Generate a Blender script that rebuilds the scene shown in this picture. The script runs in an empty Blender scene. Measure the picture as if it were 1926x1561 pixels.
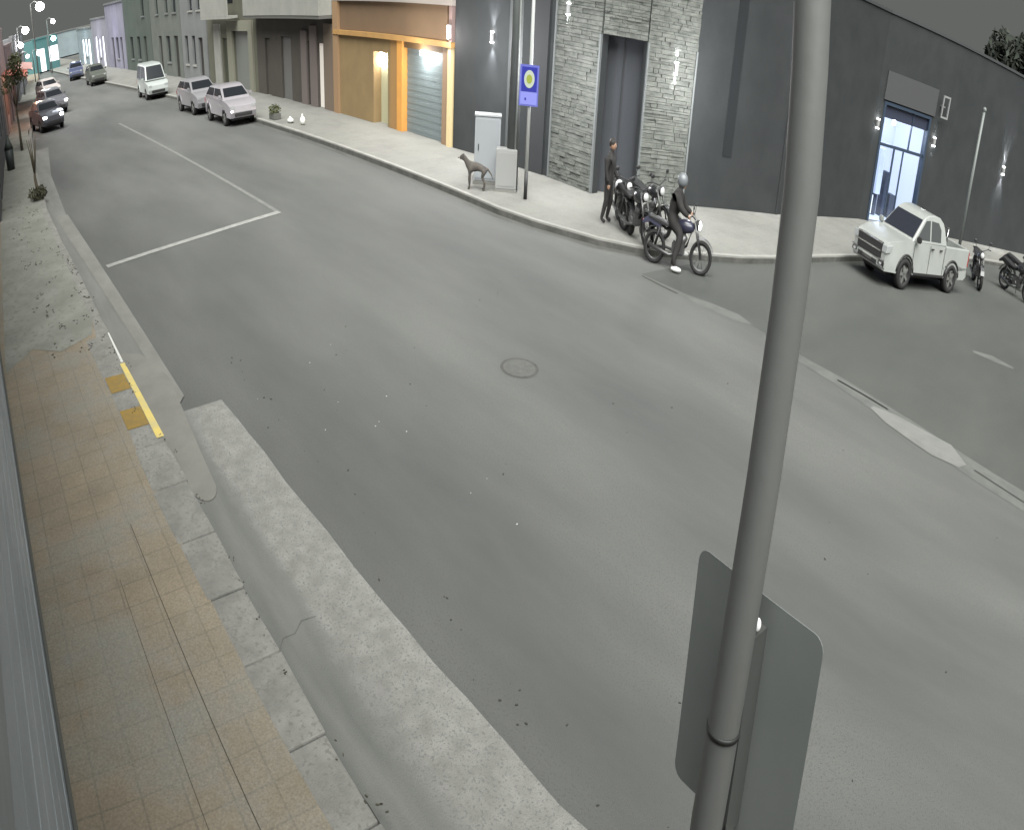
import bpy, bmesh, math, random
from mathutils import Vector, Matrix
random.seed(7)
PI = math.pi; R = math.radians
sc = bpy.context.scene; COL = sc.collection
# ------------------------------------------------------------------ camera, world, sun, exposure
cd = bpy.data.cameras.new('camera'); cam = bpy.data.objects.new('camera', cd); COL.objects.link(cam); sc.camera = cam
cd.type = 'PANO'; cc = cd if hasattr(cd, 'panorama_type') else cd.cycles
cc.panorama_type = 'EQUIRECTANGULAR'      # wide security-camera lens
HX, HY, CY = .70353, .36357, .0109
cc.longitude_min = -HX; cc.longitude_max = HX; cc.latitude_min = CY-HY; cc.latitude_max = CY+HY
cd.clip_start = .02; cd.clip_end = 2000
pitch, roll, yaw = -.3861, .0678, .7467
cp, sp = math.cos(pitch), math.sin(pitch)
fwd = Vector((math.cos(yaw)*cp, -math.sin(yaw)*cp, sp)); rt = Vector((-math.sin(yaw), -math.cos(yaw), 0)); up = rt.cross(fwd)
r2 = rt*math.cos(roll)+up*math.sin(roll); u2 = up*math.cos(roll)-rt*math.sin(roll)
cam.matrix_world = Matrix(((r2.x, u2.x, -fwd.x, 0), (r2.y, u2.y, -fwd.y, 0), (r2.z, u2.z, -fwd.z, 4.8), (0, 0, 0, 1)))
w = bpy.data.worlds.new('World'); sc.world = w; w.use_nodes = True
bg = w.node_tree.nodes['Background']; bg.inputs[0].default_value = (.0425, .0445, .042, 1); bg.inputs[1].default_value = 1
sd = bpy.data.lights.new('street_light_glow', 'SUN'); sd.energy = 3.3; sd.angle = R(62); sd.color = (.985, 1, .962)
sun = bpy.data.objects.new('street_light_glow', sd); COL.objects.link(sun)
sun.rotation_euler = Vector((.42, -.36, -.82)).to_track_quat('-Z', 'Y').to_euler()
sc.view_settings.view_transform = 'Standard'; sc.view_settings.look = 'None'; sc.view_settings.gamma = 1
sc.view_settings.exposure = 1.58
sc.render.resolution_x = 1024; sc.render.resolution_y = 829

# ------------------------------------------------------------------ materials
MC = {}
def mat(name, col, col2=None, scale=6, rough=.8, bump=0, bscale=None, metal=0, emit=None, estr=0, stretch=(1,1,1), rot=0, detail=6, contrast=(.35,.65), speck=None, spscale=60, gen='Object', coat=0, trans=0):
    if name in MC: return MC[name]
    m = bpy.data.materials.new(name); m.use_nodes = True; nt = m.node_tree; b = nt.nodes['Principled BSDF']
    b.inputs['Base Color'].default_value = (*col, 1); b.inputs['Roughness'].default_value = rough; b.inputs['Metallic'].default_value = metal
    if coat: b.inputs['Coat Weight'].default_value = coat
    if trans: b.inputs['Transmission Weight'].default_value = trans
    L = nt.links.new; vec = None
    if col2 or bump or speck:
        tc = nt.nodes.new('ShaderNodeTexCoord'); mp = nt.nodes.new('ShaderNodeMapping'); mp.inputs['Scale'].default_value = stretch; mp.inputs['Rotation'].default_value = (0, 0, rot)
        L(tc.outputs[gen], mp.inputs[0]); vec = mp.outputs[0]
    out = None
    if col2:
        n = nt.nodes.new('ShaderNodeTexNoise'); n.inputs['Scale'].default_value = scale; n.inputs['Detail'].default_value = detail; n.inputs['Roughness'].default_value = .6; L(vec, n.inputs['Vector'])
        cr = nt.nodes.new('ShaderNodeValToRGB'); cr.color_ramp.elements[0].position = contrast[0]; cr.color_ramp.elements[1].position = contrast[1]
        cr.color_ramp.elements[0].color = (*col, 1); cr.color_ramp.elements[1].color = (*col2, 1)
        L(n.outputs['Fac'], cr.inputs[0]); out = cr.outputs[0]
    if speck:
        n2 = nt.nodes.new('ShaderNodeTexNoise'); n2.inputs['Scale'].default_value = spscale; n2.inputs['Detail'].default_value = 3; L(tc.outputs[gen], n2.inputs['Vector'])
        c2 = nt.nodes.new('ShaderNodeValToRGB'); c2.color_ramp.elements[0].position = .54; c2.color_ramp.elements[1].position = .66
        L(n2.outputs['Fac'], c2.inputs[0]); mx = nt.nodes.new('ShaderNodeMix'); mx.data_type = 'RGBA'
        L(c2.outputs[0], mx.inputs[0]); 
        if out: L(out, mx.inputs[6])
        else: mx.inputs[6].default_value = (*col, 1)
        mx.inputs[7].default_value = (*speck, 1); out = mx.outputs[2]
    if out: L(out, b.inputs['Base Color'])
    if bump:
        n3 = nt.nodes.new('ShaderNodeTexNoise'); n3.inputs['Scale'].default_value = bscale or scale*8; n3.inputs['Detail'].default_value = 5; L(tc.outputs[gen], n3.inputs['Vector'])
        bp = nt.nodes.new('ShaderNodeBump'); bp.inputs['Strength'].default_value = bump; bp.inputs['Distance'].default_value = .02; L(n3.outputs['Fac'], bp.inputs['Height']); L(bp.outputs[0], b.inputs['Normal'])
    if emit: b.inputs['Emission Color'].default_value = (*emit, 1); b.inputs['Emission Strength'].default_value = estr
    MC[name] = m; return m

def tile_mat(name, c1, c2, mortar, w, h, rot=0, bump=.3, off=.0, msize=.012, noise=(.8, 1.15)):
    m = bpy.data.materials.new(name); m.use_nodes = True; nt = m.node_tree; b = nt.nodes['Principled BSDF']; L = nt.links.new
    tc = nt.nodes.new('ShaderNodeTexCoord'); mp = nt.nodes.new('ShaderNodeMapping'); mp.inputs['Rotation'].default_value = (0, 0, rot); L(tc.outputs['Object'], mp.inputs[0])
    br = nt.nodes.new('ShaderNodeTexBrick'); br.offset = off; br.inputs['Scale'].default_value = 1; br.inputs['Brick Width'].default_value = w; br.inputs['Row Height'].default_value = h
    br.inputs['Mortar Size'].default_value = msize; br.inputs['Mortar Smooth'].default_value = .3
    br.inputs['Color1'].default_value = (*c1, 1); br.inputs['Color2'].default_value = (*c2, 1); br.inputs['Mortar'].default_value = (*mortar, 1); L(mp.outputs[0], br.inputs['Vector'])
    n = nt.nodes.new('ShaderNodeTexNoise'); n.inputs['Scale'].default_value = .9; n.inputs['Detail'].default_value = 9; n.inputs['Roughness'].default_value = .72; L(tc.outputs['Object'], n.inputs['Vector'])
    mr = nt.nodes.new('ShaderNodeMapRange'); mr.inputs[1].default_value = .3; mr.inputs[2].default_value = .7; mr.inputs[3].default_value = noise[0]; mr.inputs[4].default_value = noise[1]; L(n.outputs['Fac'], mr.inputs[0])
    mx = nt.nodes.new('ShaderNodeVectorMath'); mx.operation = 'SCALE'; L(br.outputs['Color'], mx.inputs[0]); L(mr.outputs[0], mx.inputs['Scale'])
    g1 = nt.nodes.new('ShaderNodeTexNoise'); g1.inputs['Scale'].default_value = .45; g1.inputs['Detail'].default_value = 10; g1.inputs['Roughness'].default_value = .7; L(tc.outputs['Object'], g1.inputs['Vector'])
    g2 = nt.nodes.new('ShaderNodeMapRange'); g2.inputs[1].default_value = .46; g2.inputs[2].default_value = .62; g2.inputs[4].default_value = .75; L(g1.outputs['Fac'], g2.inputs[0])
    gm_ = nt.nodes.new('ShaderNodeMix'); gm_.data_type = 'RGBA'; L(g2.outputs[0], gm_.inputs[0]); L(mx.outputs[0], gm_.inputs[6]); gm_.inputs[7].default_value = (sum(c1)/3*.98, sum(c1)/3*.98, sum(c1)/3*.88, 1)
    g3 = nt.nodes.new('ShaderNodeTexNoise'); g3.inputs['Scale'].default_value = 42; g3.inputs['Detail'].default_value = 4; L(tc.outputs['Object'], g3.inputs['Vector'])
    g4 = nt.nodes.new('ShaderNodeMapRange'); g4.inputs[1].default_value = .3; g4.inputs[2].default_value = .7; g4.inputs[3].default_value = .82; g4.inputs[4].default_value = 1.18; L(g3.outputs['Fac'], g4.inputs[0])
    g5 = nt.nodes.new('ShaderNodeVectorMath'); g5.operation = 'SCALE'; L(gm_.outputs[2], g5.inputs[0]); L(g4.outputs[0], g5.inputs['Scale']); L(g5.outputs[0], b.inputs['Base Color'])
    n2 = nt.nodes.new('ShaderNodeTexNoise'); n2.inputs['Scale'].default_value = 70; L(tc.outputs['Object'], n2.inputs['Vector'])
    bp = nt.nodes.new('ShaderNodeBump'); bp.inputs['Strength'].default_value = bump; bp.inputs['Distance'].default_value = .02; L(n2.outputs['Fac'], bp.inputs['Height']); L(bp.outputs[0], b.inputs['Normal'])
    b.inputs['Roughness'].default_value = .85; MC[name] = m; return m

# ------------------------------------------------------------------ mesh helpers
def setp(o, label=None, cat=None, group=None, kind=None):
    if label: o['label'] = label
    if cat: o['category'] = cat
    if group: o['group'] = group
    if kind: o['kind'] = kind
    return o
def empty(name, loc=(0,0,0), rz=0, **k):
    o = bpy.data.objects.new(name, None); COL.objects.link(o); o.location = loc; o.rotation_euler = (0, 0, rz); o.empty_display_size = .2
    return setp(o, **k)
class MB:
    def __init__(s, T=None): s.bm = bmesh.new(); s.T = T or Matrix.Identity(4)
    def v(s, p): return s.bm.verts.new(s.T @ Vector(p))
    def face(s, pts):
        try: return s.bm.faces.new([s.v(p) for p in pts])
        except ValueError: return None
    def box(s, x0, x1, y0, y1, z0, z1, bev=0):
        P = [s.v(p) for p in ((x0,y0,z0),(x1,y0,z0),(x1,y1,z0),(x0,y1,z0),(x0,y0,z1),(x1,y0,z1),(x1,y1,z1),(x0,y1,z1))]
        fs = [s.bm.faces.new([P[i] for i in f]) for f in ((3,2,1,0),(4,5,6,7),(0,1,5,4),(1,2,6,5),(2,3,7,6),(3,0,4,7))]
        if bev:
            es = list({e for f in fs for e in f.edges})
            bmesh.ops.bevel(s.bm, geom=es, offset=bev, segments=2, affect='EDGES', clamp_overlap=True)
        return s
    def prism(s, poly, z0, z1):
        a = [s.v((x, y, z0)) for x, y in poly]; b = [s.v((x, y, z1)) for x, y in poly]; n = len(poly)
        s.bm.faces.new(a[::-1]); s.bm.faces.new(b)
        for i in range(n): s.bm.faces.new((a[i], a[(i+1)%n], b[(i+1)%n], b[i]))
        return s
    def prof(s, pts, hw, tri=True):      # side profile (x,z) extruded across y with half width hw(x,z)
        a = [s.v((x, -hw(x, z), z)) for x, z in pts]; b = [s.v((x, hw(x, z), z)) for x, z in pts]; n = len(pts)
        fa = s.bm.faces.new(a); fb = s.bm.faces.new(b[::-1])
        for i in range(n): s.bm.faces.new((a[(i+1)%n], a[i], b[i], b[(i+1)%n]))
        if tri: bmesh.ops.triangulate(s.bm, faces=[fa, fb])
        return s
    def tube(s, pts, r, n=10, cap=True):
        pts = [Vector(p) for p in pts]; rr = r if isinstance(r, (list, tuple)) else [r]*len(pts); rings = []
        for i, p in enumerate(pts):
            d = (pts[min(i+1, len(pts)-1)]-pts[max(i-1, 0)]).normalized()
            a = Vector((0,0,1)) if abs(d.z) < .9 else Vector((1,0,0)); u = d.cross(a).normalized(); v = d.cross(u).normalized()
            rings.append([s.v(p+(u*math.cos(2*PI*k/n)+v*math.sin(2*PI*k/n))*rr[i]) for k in range(n)])
        for a, b in zip(rings, rings[1:]):
            for k in range(n): f = s.bm.faces.new((a[k], a[(k+1)%n], b[(k+1)%n], b[k])); f.smooth = True
        if cap: s.bm.faces.new(rings[0][::-1]); s.bm.faces.new(rings[-1])
        return s
    def wheel(s, c, prof, n=28, smooth=True):   # revolve (r, y) closed profile about the y axis at c
        rings = []
        for k in range(n):
            a = 2*PI*k/n; rings.append([s.v((c[0]+q*math.cos(a), c[1]+y, c[2]+q*math.sin(a))) for q, y in prof])
        m = len(prof)
        for k in range(n):
            A, B = rings[k], rings[(k+1)%n]
            for i in range(m):
                f = s.bm.faces.new((A[i], A[(i+1)%m], B[(i+1)%m], B[i])); f.smooth = smooth
        return s
    def ball(s, c, r, sx=1, sy=1, sz=1, seg=14):
        M = s.T @ Matrix.Translation(Vector(c)) @ Matrix.Diagonal((sx*r, sy*r, sz*r, 1))
        g = bmesh.ops.create_uvsphere(s.bm, u_segments=seg, v_segments=seg//2+1, radius=1, matrix=M)
        for v in g['verts']:
            for f in v.link_faces: f.smooth = True
        return s
    def build(s, name, m, parent=None, bevel=0, **k):
        bmesh.ops.recalc_face_normals(s.bm, faces=s.bm.faces)
        me = bpy.data.meshes.new(name); s.bm.to_mesh(me); s.bm.free(); me.materials.append(m)
        o = bpy.data.objects.new(name, me); COL.objects.link(o); o.parent = parent
        if bevel:
            b = o.modifiers.new('b', 'BEVEL'); b.width = bevel; b.segments = 4 if bevel > .03 else 2; b.limit_method = 'ANGLE'; b.angle_limit = R(24)
            if bevel > .03:
                b.harden_normals = True
                for p in me.polygons: p.use_smooth = True
        return setp(o, **k)
def frame(P, Q, z=0):        # local x along P->Q, local y outward (towards the street side on the left of P->Q ... chosen by sign), z up
    P = Vector((P[0], P[1], z)); Q = Vector((Q[0], Q[1], z)); u = (Q-P).normalized(); n = Vector((-u.y, u.x, 0))
    if n.dot(Vector((0, 0, 0))-P) < 0: n = -n
    return Matrix(((u.x, n.x, 0, P.x), (u.y, n.y, 0, P.y), (0, 0, 1, z), (0, 0, 0, 1))), (Q-P).length
def wall(mb, u0, u1, z0, z1, ops=(), th=.25, y=0):
    us = sorted({u0, u1, *[c for o in ops for c in o[:2]]}); zs = sorted({z0, z1, *[c for o in ops for c in o[2:]]})
    for a, b in zip(us, us[1:]):
        run = None
        for c, d in zip(zs, zs[1:]):
            inside = any(o[0] <= (a+b)/2 <= o[1] and o[2] <= (c+d)/2 <= o[3] for o in ops)
            if inside:
                if run: mb.box(a, b, y-th, y, *run); run = None
            else: run = (run[0], d) if run else (c, d)
        if run: mb.box(a, b, y-th, y, *run)
    return mb
def lamp_light(name, loc, energy, color=(1, 1, 1), size=.1, parent=None, kind='POINT', rot=None, spot=None):
    l = bpy.data.lights.new(name, kind); l.energy = energy; l.color = color
    if kind == 'AREA': l.size = size
    else: l.shadow_soft_size = size
    if spot: l.spot_size = spot; l.spot_blend = .9
    o = bpy.data.objects.new(name, l); COL.objects.link(o); o.location = loc; o.parent = parent
    if rot: o.rotation_euler = rot
    return o
def children(o): return [c for c in bpy.data.objects if c.parent == o]
def copy_tree(o, parent=None):
    c = o.copy(); COL.objects.link(c)
    if parent: c.parent = parent
    for ch in children(o): copy_tree(ch, c)
    return c

# ------------------------------------------------------------------ materials used
ASPH = mat('asphalt', (.057,.059,.057), (.105,.1055,.1), scale=.3, stretch=(.3,1,1), rough=.8, bump=.3, bscale=80, contrast=(.32,.66), detail=7, speck=(.07,.07,.067), spscale=38)
ASPH2 = mat('dim_old_asphalt', (.044,.047,.043), (.066,.068,.062), scale=.4, stretch=(1,.4,1), rough=.85, bump=.35, bscale=80, contrast=(.32,.66), detail=7, speck=(.05,.052,.048), spscale=38)
CONC = mat('concrete', (.15,.148,.135), (.19,.187,.172), scale=1.6, rough=.9, bump=.4, bscale=60, stretch=(.5,1,1))
GUT = mat('gutter_concrete', (.125,.125,.116), (.17,.169,.158), scale=1.3, stretch=(.25,1.5,1), rough=.75, bump=.25, bscale=70)
APRON = mat('apron_concrete', (.165,.163,.15), (.225,.222,.208), scale=4, rough=.95, bump=.5, bscale=55, speck=(.135,.135,.127), spscale=34)
KERB = mat('kerb_stone', (.165,.163,.15), (.235,.23,.212), scale=3, rough=.92, bump=.5, bscale=45, speck=(.155,.15,.137), spscale=22)
KFACE = mat('kerb_face_shaded', (.05,.05,.045), (.09,.088,.08), scale=3, rough=.95, bump=.4)  # dark colour carries the shade on the kerb's street side
TILE = tile_mat('sidewalk_tiles', (.235,.193,.14), (.215,.183,.138), (.175,.152,.115), .40, .40, bump=.35)
FWALK = tile_mat('far_sidewalk_paving', (.165,.162,.15), (.15,.147,.136), (.125,.122,.112), 1.2, 1.2, bump=.2)
PAINT = mat('road_paint', (.27,.27,.255), (.14,.14,.133), scale=5, rough=.7, contrast=(.4,.85))
PAINTF = mat('faded_paint', (.165,.165,.155), (.118,.118,.112), scale=3, rough=.8, contrast=(.3,.7))
YEL = mat('yellow_paint', (.62,.48,.14), (.5,.42,.2), scale=4, rough=.6)
OCH = mat('ochre_tactile', (.27,.17,.035), (.2,.14,.05), scale=9, rough=.8, bump=.3)
WHITE = mat('white_paint', (.6,.6,.57), rough=.6)
DKW = mat('dark_render', (.016,.0185,.0195), (.023,.0255,.0265), scale=1.2, rough=.8)
DKW2 = mat('dark_render_deep', (.024,.026,.028), rough=.7)
STONE = mat('ledge_stone', (.062,.068,.06), (.15,.155,.14), scale=3.2, stretch=(1,1,3), rough=.9, bump=.5, bscale=30, contrast=(.3,.72))
ORW = mat('ochre_wall', (.175,.12,.055), (.205,.14,.065), scale=1.2, rough=.85, bump=.15)
ORB = mat('brown_band', (.13,.085,.05), (.15,.095,.055), scale=1.0, rough=.85)
ORP = mat('orange_pillar', (.5,.235,.05), (.44,.21,.05), scale=2, rough=.7)
SHUT = mat('grey_shutter', (.15,.18,.185), rough=.5, metal=.2)
BROWN = mat('brown_facade', (.048,.042,.036), (.06,.052,.044), scale=1, rough=.85)
TAUPE = mat('taupe_facade', (.12,.098,.092), rough=.85)
LIGHTC = mat('pale_balcony_render', (.22,.22,.2), (.26,.255,.235), scale=1.5, rough=.85)
OLIVE = mat('olive_facade', (.075,.074,.055), (.095,.092,.068), scale=1, rough=.85)
OLIVL = mat('olive_trim', (.165,.162,.125), rough=.85)
GGRN = mat('grey_green_facade', (.085,.095,.085), (.11,.12,.108), scale=.8, rough=.85)
GREYF = mat('grey_facade', (.12,.125,.125), (.15,.155,.155), scale=.8, rough=.85)
DKGL = mat('dark_glass', (.012,.014,.017), rough=.15)
DKFR = mat('dark_door', (.025,.022,.02), rough=.5)
BLK = mat('black_rubber', (.012,.012,.012), rough=.8)
BLKP = mat('black_plastic', (.018,.018,.019), rough=.5)
CHR = mat('chrome', (.5,.5,.5), rough=.25, metal=1)
BCH = mat('dull_metal', (.13,.13,.13), rough=.4, metal=.8)
STEEL = mat('galvanised_pole', (.15,.153,.148), (.19,.193,.187), scale=2.5, stretch=(1,1,.2), rough=.55, metal=.25, bump=.05)
SBACK = mat('sign_back_metal', (.2,.213,.207), (.235,.247,.24), scale=1.2, rough=.5, metal=.1)
EMW = mat('lamp_white', (.9,.9,.9), emit=(1,1,1), estr=14)
EMS = mat('lamp_soft', (.9,.9,.9), emit=(.9,.93,1), estr=.5)
MRUB = mat('dark_trim', (.02,.02,.02), rough=.6)

# ------------------------------------------------------------------ setting
def sheet(name, poly, z, m, th=0, **k):
    b = MB()
    if th: b.prism(poly, z-th, z)
    else: b.face([(x, y, z) for x, y in poly])
    return b.build(name, m, **k)
b = MB()
b.face([(-400,-400,-.03), (600,-400,-.03), (600,400,-.03), (-400,400,-.03)]); b.build('ground', mat('earth', (.05,.05,.045), (.07,.07,.06), scale=.3, rough=1), kind='structure')
sheet('road', [(-60,-75),(260,-75),(260,20),(-60,20)], 0, ASPH, kind='structure')
sheet('side_road', [(12.2,-15.95),(9,-16.25),(6,-15.95),(3,-15.2),(-2,-14.45),(-40,-14.0),(-40,-75),(9,-75),(12,-20)], .002, ASPH2, kind='structure')  # older asphalt sheet, its colour also darkened for light fading along the side street
# near pavement: tiles, kerb stones, gutter, apron
NW = [(-14,-.13),(15,-.13),(23,-.6),(31,-1.1),(40,-1.8),(50,-2.7),(60,-4.0),(75,-5.2),(100,-8.2),(150,-14.2)]
NK = [(-14,-2.68),(17,-2.66),(28,-2.8),(36,-3.25),(45,-4.0),(53,-4.7),(62,-6.2),(78,-8.4),(100,-11),(150,-16.2)]
def lerpY(L, x):
    for a, c in zip(L, L[1:]):
        if a[0] <= x <= c[0]: return a[1]+(c[1]-a[1])*(x-a[0])/(c[0]-a[0])
    return L[-1][1]
te = lambda x: -2.28+.03*(max(min(x, 11), 4)-4) if x < 11 else -2.1
sheet('near_sidewalk', [(x, y+.6) for x, y in NW]+[(150,-16.0),(100,-10.8),(78,-8.2),(62,-6.0),(53,-4.5),(45,-3.8),(36,-3.05),(28,-2.6),(17.0,-2.44),(15.4,-2.3),(11.5,-2.14),(4,-2.28),(-14,-2.3)], .15, TILE, th=.14, kind='structure')
sheet('near_sidewalk_concrete', [(15.6,-.2),(16.4,-.9),(15.8,-1.5),(16.2,-2.295),(17.0,-2.44),(28,-2.6),(36,-3.05),(45,-3.8),(53,-4.5),(62,-6.0),(78,-8.2),(100,-10.8),(100,-8.2),(75,-5.2),(60,-4.0),(50,-2.7),(40,-1.8),(31,-1.1),(23,-.6)], .154, mat('worn_pavement', (.17,.172,.15), (.23,.232,.205), scale=1.1, rough=.9, bump=.4, bscale=50, speck=(.165,.165,.14), spscale=9), kind='structure')
# kerb stones: each slab a separate block in one kerb mesh, uneven edges and joints
b = MB(); x = -13.0
while x < 150:
    L = random.uniform(1.0, 1.5) if x < 30 else 6
    x2 = x+L; g = .012
    inn = lambda X: te(X)-.003 if X < 17 else lerpY(NK, X)+.24
    j = random.uniform(-.012, .012); zt = .153+random.uniform(-.006, .004)
    b.box(0, 0, 0, 0, 0, 0) if 0 else None
    P = [(x+g, inn(x)+j), (x2-g, inn(x2)+j), (x2-g, lerpY(NK, x2)+random.uniform(-.02, .015)), (x+g, lerpY(NK, x)+random.uniform(-.02, .015))]
    b.prism(P, .0, zt); x = x2
kb = b.build('near_kerb', KERB, kind='structure', bevel=.018)
# black crack between kerb and gutter
# apron with ragged outer edge
pts = [(-14,-2.6),(12.25,-2.6)]; out = [(12.2,-4.02)]; X = 12.1
while X > -14:
    X -= random.uniform(.35, .8); out.append((X, -4.03-.022*(12.2-max(X,3))-random.uniform(-.03,.035)))
def worn_gutter():
    m = APRON.copy(); m.name = 'worn_gutter'; nt = m.node_tree; L = nt.links.new; b = nt.nodes['Principled BSDF']
    src = b.inputs['Base Color'].links[0].from_socket
    tc = nt.nodes.new('ShaderNodeTexCoord'); sp_ = nt.nodes.new('ShaderNodeSeparateXYZ'); L(tc.outputs['Object'], sp_.inputs[0])
    n = nt.nodes.new('ShaderNodeTexNoise'); n.inputs['Scale'].default_value = 1.3; n.inputs['Detail'].default_value = 6
    mp = nt.nodes.new('ShaderNodeMapping'); mp.inputs['Scale'].default_value = (.35,2.2,1); L(tc.outputs['Object'], mp.inputs[0]); L(mp.outputs[0], n.inputs['Vector'])
    a1 = nt.nodes.new('ShaderNodeMath'); a1.operation = 'MULTIPLY_ADD'; a1.inputs[1].default_value = .7; L(n.outputs['Fac'], a1.inputs[0]); L(sp_.outputs['Y'], a1.inputs[2])
    mr = nt.nodes.new('ShaderNodeMapRange'); mr.inputs[1].default_value = -2.75; mr.inputs[2].default_value = -3.2; mr.interpolation_type = 'SMOOTHSTEP'; L(a1.outputs[0], mr.inputs[0])
    cr = nt.nodes.new('ShaderNodeValToRGB'); cr.color_ramp.elements[0].color = (.105,.107,.1,1); cr.color_ramp.elements[1].color = (.15,.15,.14,1); cr.color_ramp.elements[0].position = .35; cr.color_ramp.elements[1].position = .65; L(n.outputs['Fac'], cr.inputs[0])
    mx = nt.nodes.new('ShaderNodeMix'); mx.data_type = 'RGBA'; L(mr.outputs[0], mx.inputs[0]); L(cr.outputs[0], mx.inputs[6]); L(src, mx.inputs[7]); L(mx.outputs[2], b.inputs['Base Color']); return m
sheet('concrete_gutter', pts+out, .022, worn_gutter(), kind='structure')
sheet('gutter_strip', [(12.26,-2.6),(17,-2.63),(28,-2.77),(36,-3.2),(45,-3.95),(45,-4.9),(36.4,-3.95),(28,-3.45),(12.75,-3.42)], .012, GUT, kind='structure')
sheet('gutter_extension', [(12.4,-3.2),(28,-3.02),(28,-3.5),(17.8,-3.47),(12.75,-3.45)], .02, CONC, kind='structure')
rp = [(15.0,-2.72),(12.0,-2.7),(10.2,-2.68)]+[(9.75+.18*math.cos(a)*1.2, -2.86-.16*math.sin(a)) for a in (PI*.5, PI*.7, PI*.9)][::-1]
tip = [(10.05+.42*math.cos(a_)*-1, -2.9-.2*math.sin(a_)) for a_ in [R(-70+20*i) for i in range(8)]]
sheet('driveway_ramp', [(15.2,-2.7)]+tip+[(10.9,-3.16),(12.2,-3.27),(13.5,-3.38),(14.2,-3.32),(14.9,-3.1)], .036, mat('ramp_mortar', (.15,.145,.132), (.18,.176,.16), scale=1.4, rough=.9, bump=.35), th=.02, kind='structure')
# dark cracks and drain joint along kerb
def strip(name, pts, wd, z, m, **k):
    b = MB(); pts = [Vector((x, y, 0)) for x, y in pts]; A = []; B = []
    for i, p in enumerate(pts):
        d = (pts[min(i+1, len(pts)-1)]-pts[max(i-1, 0)]).normalized(); n = Vector((-d.y, d.x, 0)); ww = wd[i] if isinstance(wd, (list, tuple)) else wd
        A.append(p+n*ww/2); B.append(p-n*ww/2)
    for i in range(len(pts)-1): b.face([(A[i].x,A[i].y,z),(B[i].x,B[i].y,z),(B[i+1].x,B[i+1].y,z),(A[i+1].x,A[i+1].y,z)])
    return b.build(name, m, **k)
DARKJ = mat('dark_joint', (.035,.034,.03), rough=1)
jit = lambda x0, x1, y, n, a=.02: [(x0+(x1-x0)*i/n, y+random.uniform(-a, a)) for i in range(n+1)]
strip('kerb_crack', jit(3, 9.7, -2.70, 40), [random.uniform(.008,.04) for _ in range(41)], .0305, DARKJ, kind='structure')
strip('gutter_crack', [(6.95,-3.34),(6.98,-3.15),(6.85,-3.0),(6.86,-2.85),(6.7,-2.72)], [.004,.012,.006,.01,.006], .0255, mat('joint_grey', (.085,.085,.08), rough=1), kind='structure')
strip('pavement_joint', [(-5,-1.75),(4,-1.72),(9.5,-1.62)], .009, .1535, mat('seam_brown', (.06,.052,.04), rough=1), kind='structure')
strip('pavement_seam', [(-5,-1.32),(4,-1.3),(8.5,-1.24)], .006, .1535, MC['seam_brown'], kind='structure')
# paint
strip('kerb_yellow_line', [(11.35,-2.60),(14.35,-2.60)], [.13,.10], .158, YEL, kind='structure')
strip('kerb_white_line', [(14.4,-2.61),(16.0,-2.64)], [.05,.03], .158, WHITE, kind='structure')
b = MB()
for cx in (13.62, 12.22):
    b.prism([(cx-.34,-2.14),(cx+.34,-2.14),(cx+.3,-2.53),(cx-.36,-2.53)], .152, .157)
b.build('tactile_patches', OCH, kind='structure')
strip('parking_line', [(47,-9.8),(34,-9.7),(21.75,-9.56)], .14, .004, PAINTF, kind='structure')
strip('stop_line', [(21.85,-9.58),(21.35,-6.6),(21.0,-3.62)], .26, .008, PAINT, kind='structure')
strip('road_joint', [(12.1,-15.86),(11.4,-15.84),(10.85,-15.86)], .06, .004, DARKJ, kind='structure')
strip('road_joint', [(5.98,-15.76),(5.3,-15.73),(4.61,-15.66)], .06, .004, DARKJ, kind='structure')
strip('road_joint', [(2.3,-15.05),(1.2,-14.85),(-1,-14.5)], .035, .012, DARKJ, kind='structure')
PATCH = mat('pale_patch', (.165,.166,.157), (.12,.121,.114), scale=2, rough=.9, contrast=(.3,.75))
PATCH2 = mat('pale_wash', (.105,.107,.1), (.078,.08,.075), scale=2, rough=.9)
strip('worn_patch', [(10.9,-15.95),(10,-16.05),(9.2,-16.2),(8.75,-16.25)], [.1,.5,.55,.1], .004, PATCH2, kind='structure')
strip('worn_patch', [(4.9,-15.35),(4.4,-15.3),(3.7,-15.2),(3.1,-15.15),(2.55,-14.95)], [.15,.62,.8,.95,.3], .008, PATCH, kind='structure')
strip('worn_patch', [(8.2,-15.9),(6,-15.75),(4,-15.4),(2,-15),(-2,-14.5)], [.2,.5,.7,.8,.9], .004, PATCH2, kind='structure')
strip('worn_patch', [(4.2,-22.6),(3.6,-22.9),(2.9,-23.0)], [.2,.5,.2], .004, PATCH2, kind='structure')
# manhole
mh = empty('manhole_cover', (10.1,-9.48,0), label='worn round manhole cover set flush in the middle of the road', cat='manhole cover')
MB().wheel((0,0,0), [(.001,0)]*2+[(.36,0)], 4) if 0 else None
def disc(b, c, r0, r1, z, n=32, sx=1):
    for k in range(n):
        a, a2 = 2*PI*k/n, 2*PI*(k+1)/n
        if r0 > 0: b.face([(c[0]+r0*sx*math.cos(a), c[1]+r0*math.sin(a), z),(c[0]+r1*sx*math.cos(a), c[1]+r1*math.sin(a), z),(c[0]+r1*sx*math.cos(a2), c[1]+r1*math.sin(a2), z),(c[0]+r0*sx*math.cos(a2), c[1]+r0*math.sin(a2), z)])
        else: b.face([(c[0], c[1], z),(c[0]+r1*sx*math.cos(a), c[1]+r1*math.sin(a), z),(c[0]+r1*sx*math.cos(a2), c[1]+r1*math.sin(a2), z)])
b = MB(); disc(b, (0,0), 0, .33, .006); b.build('cover_plate', mat('iron_plate', (.06,.06,.055), (.085,.084,.079), scale=8, rough=.7), mh)
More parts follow.
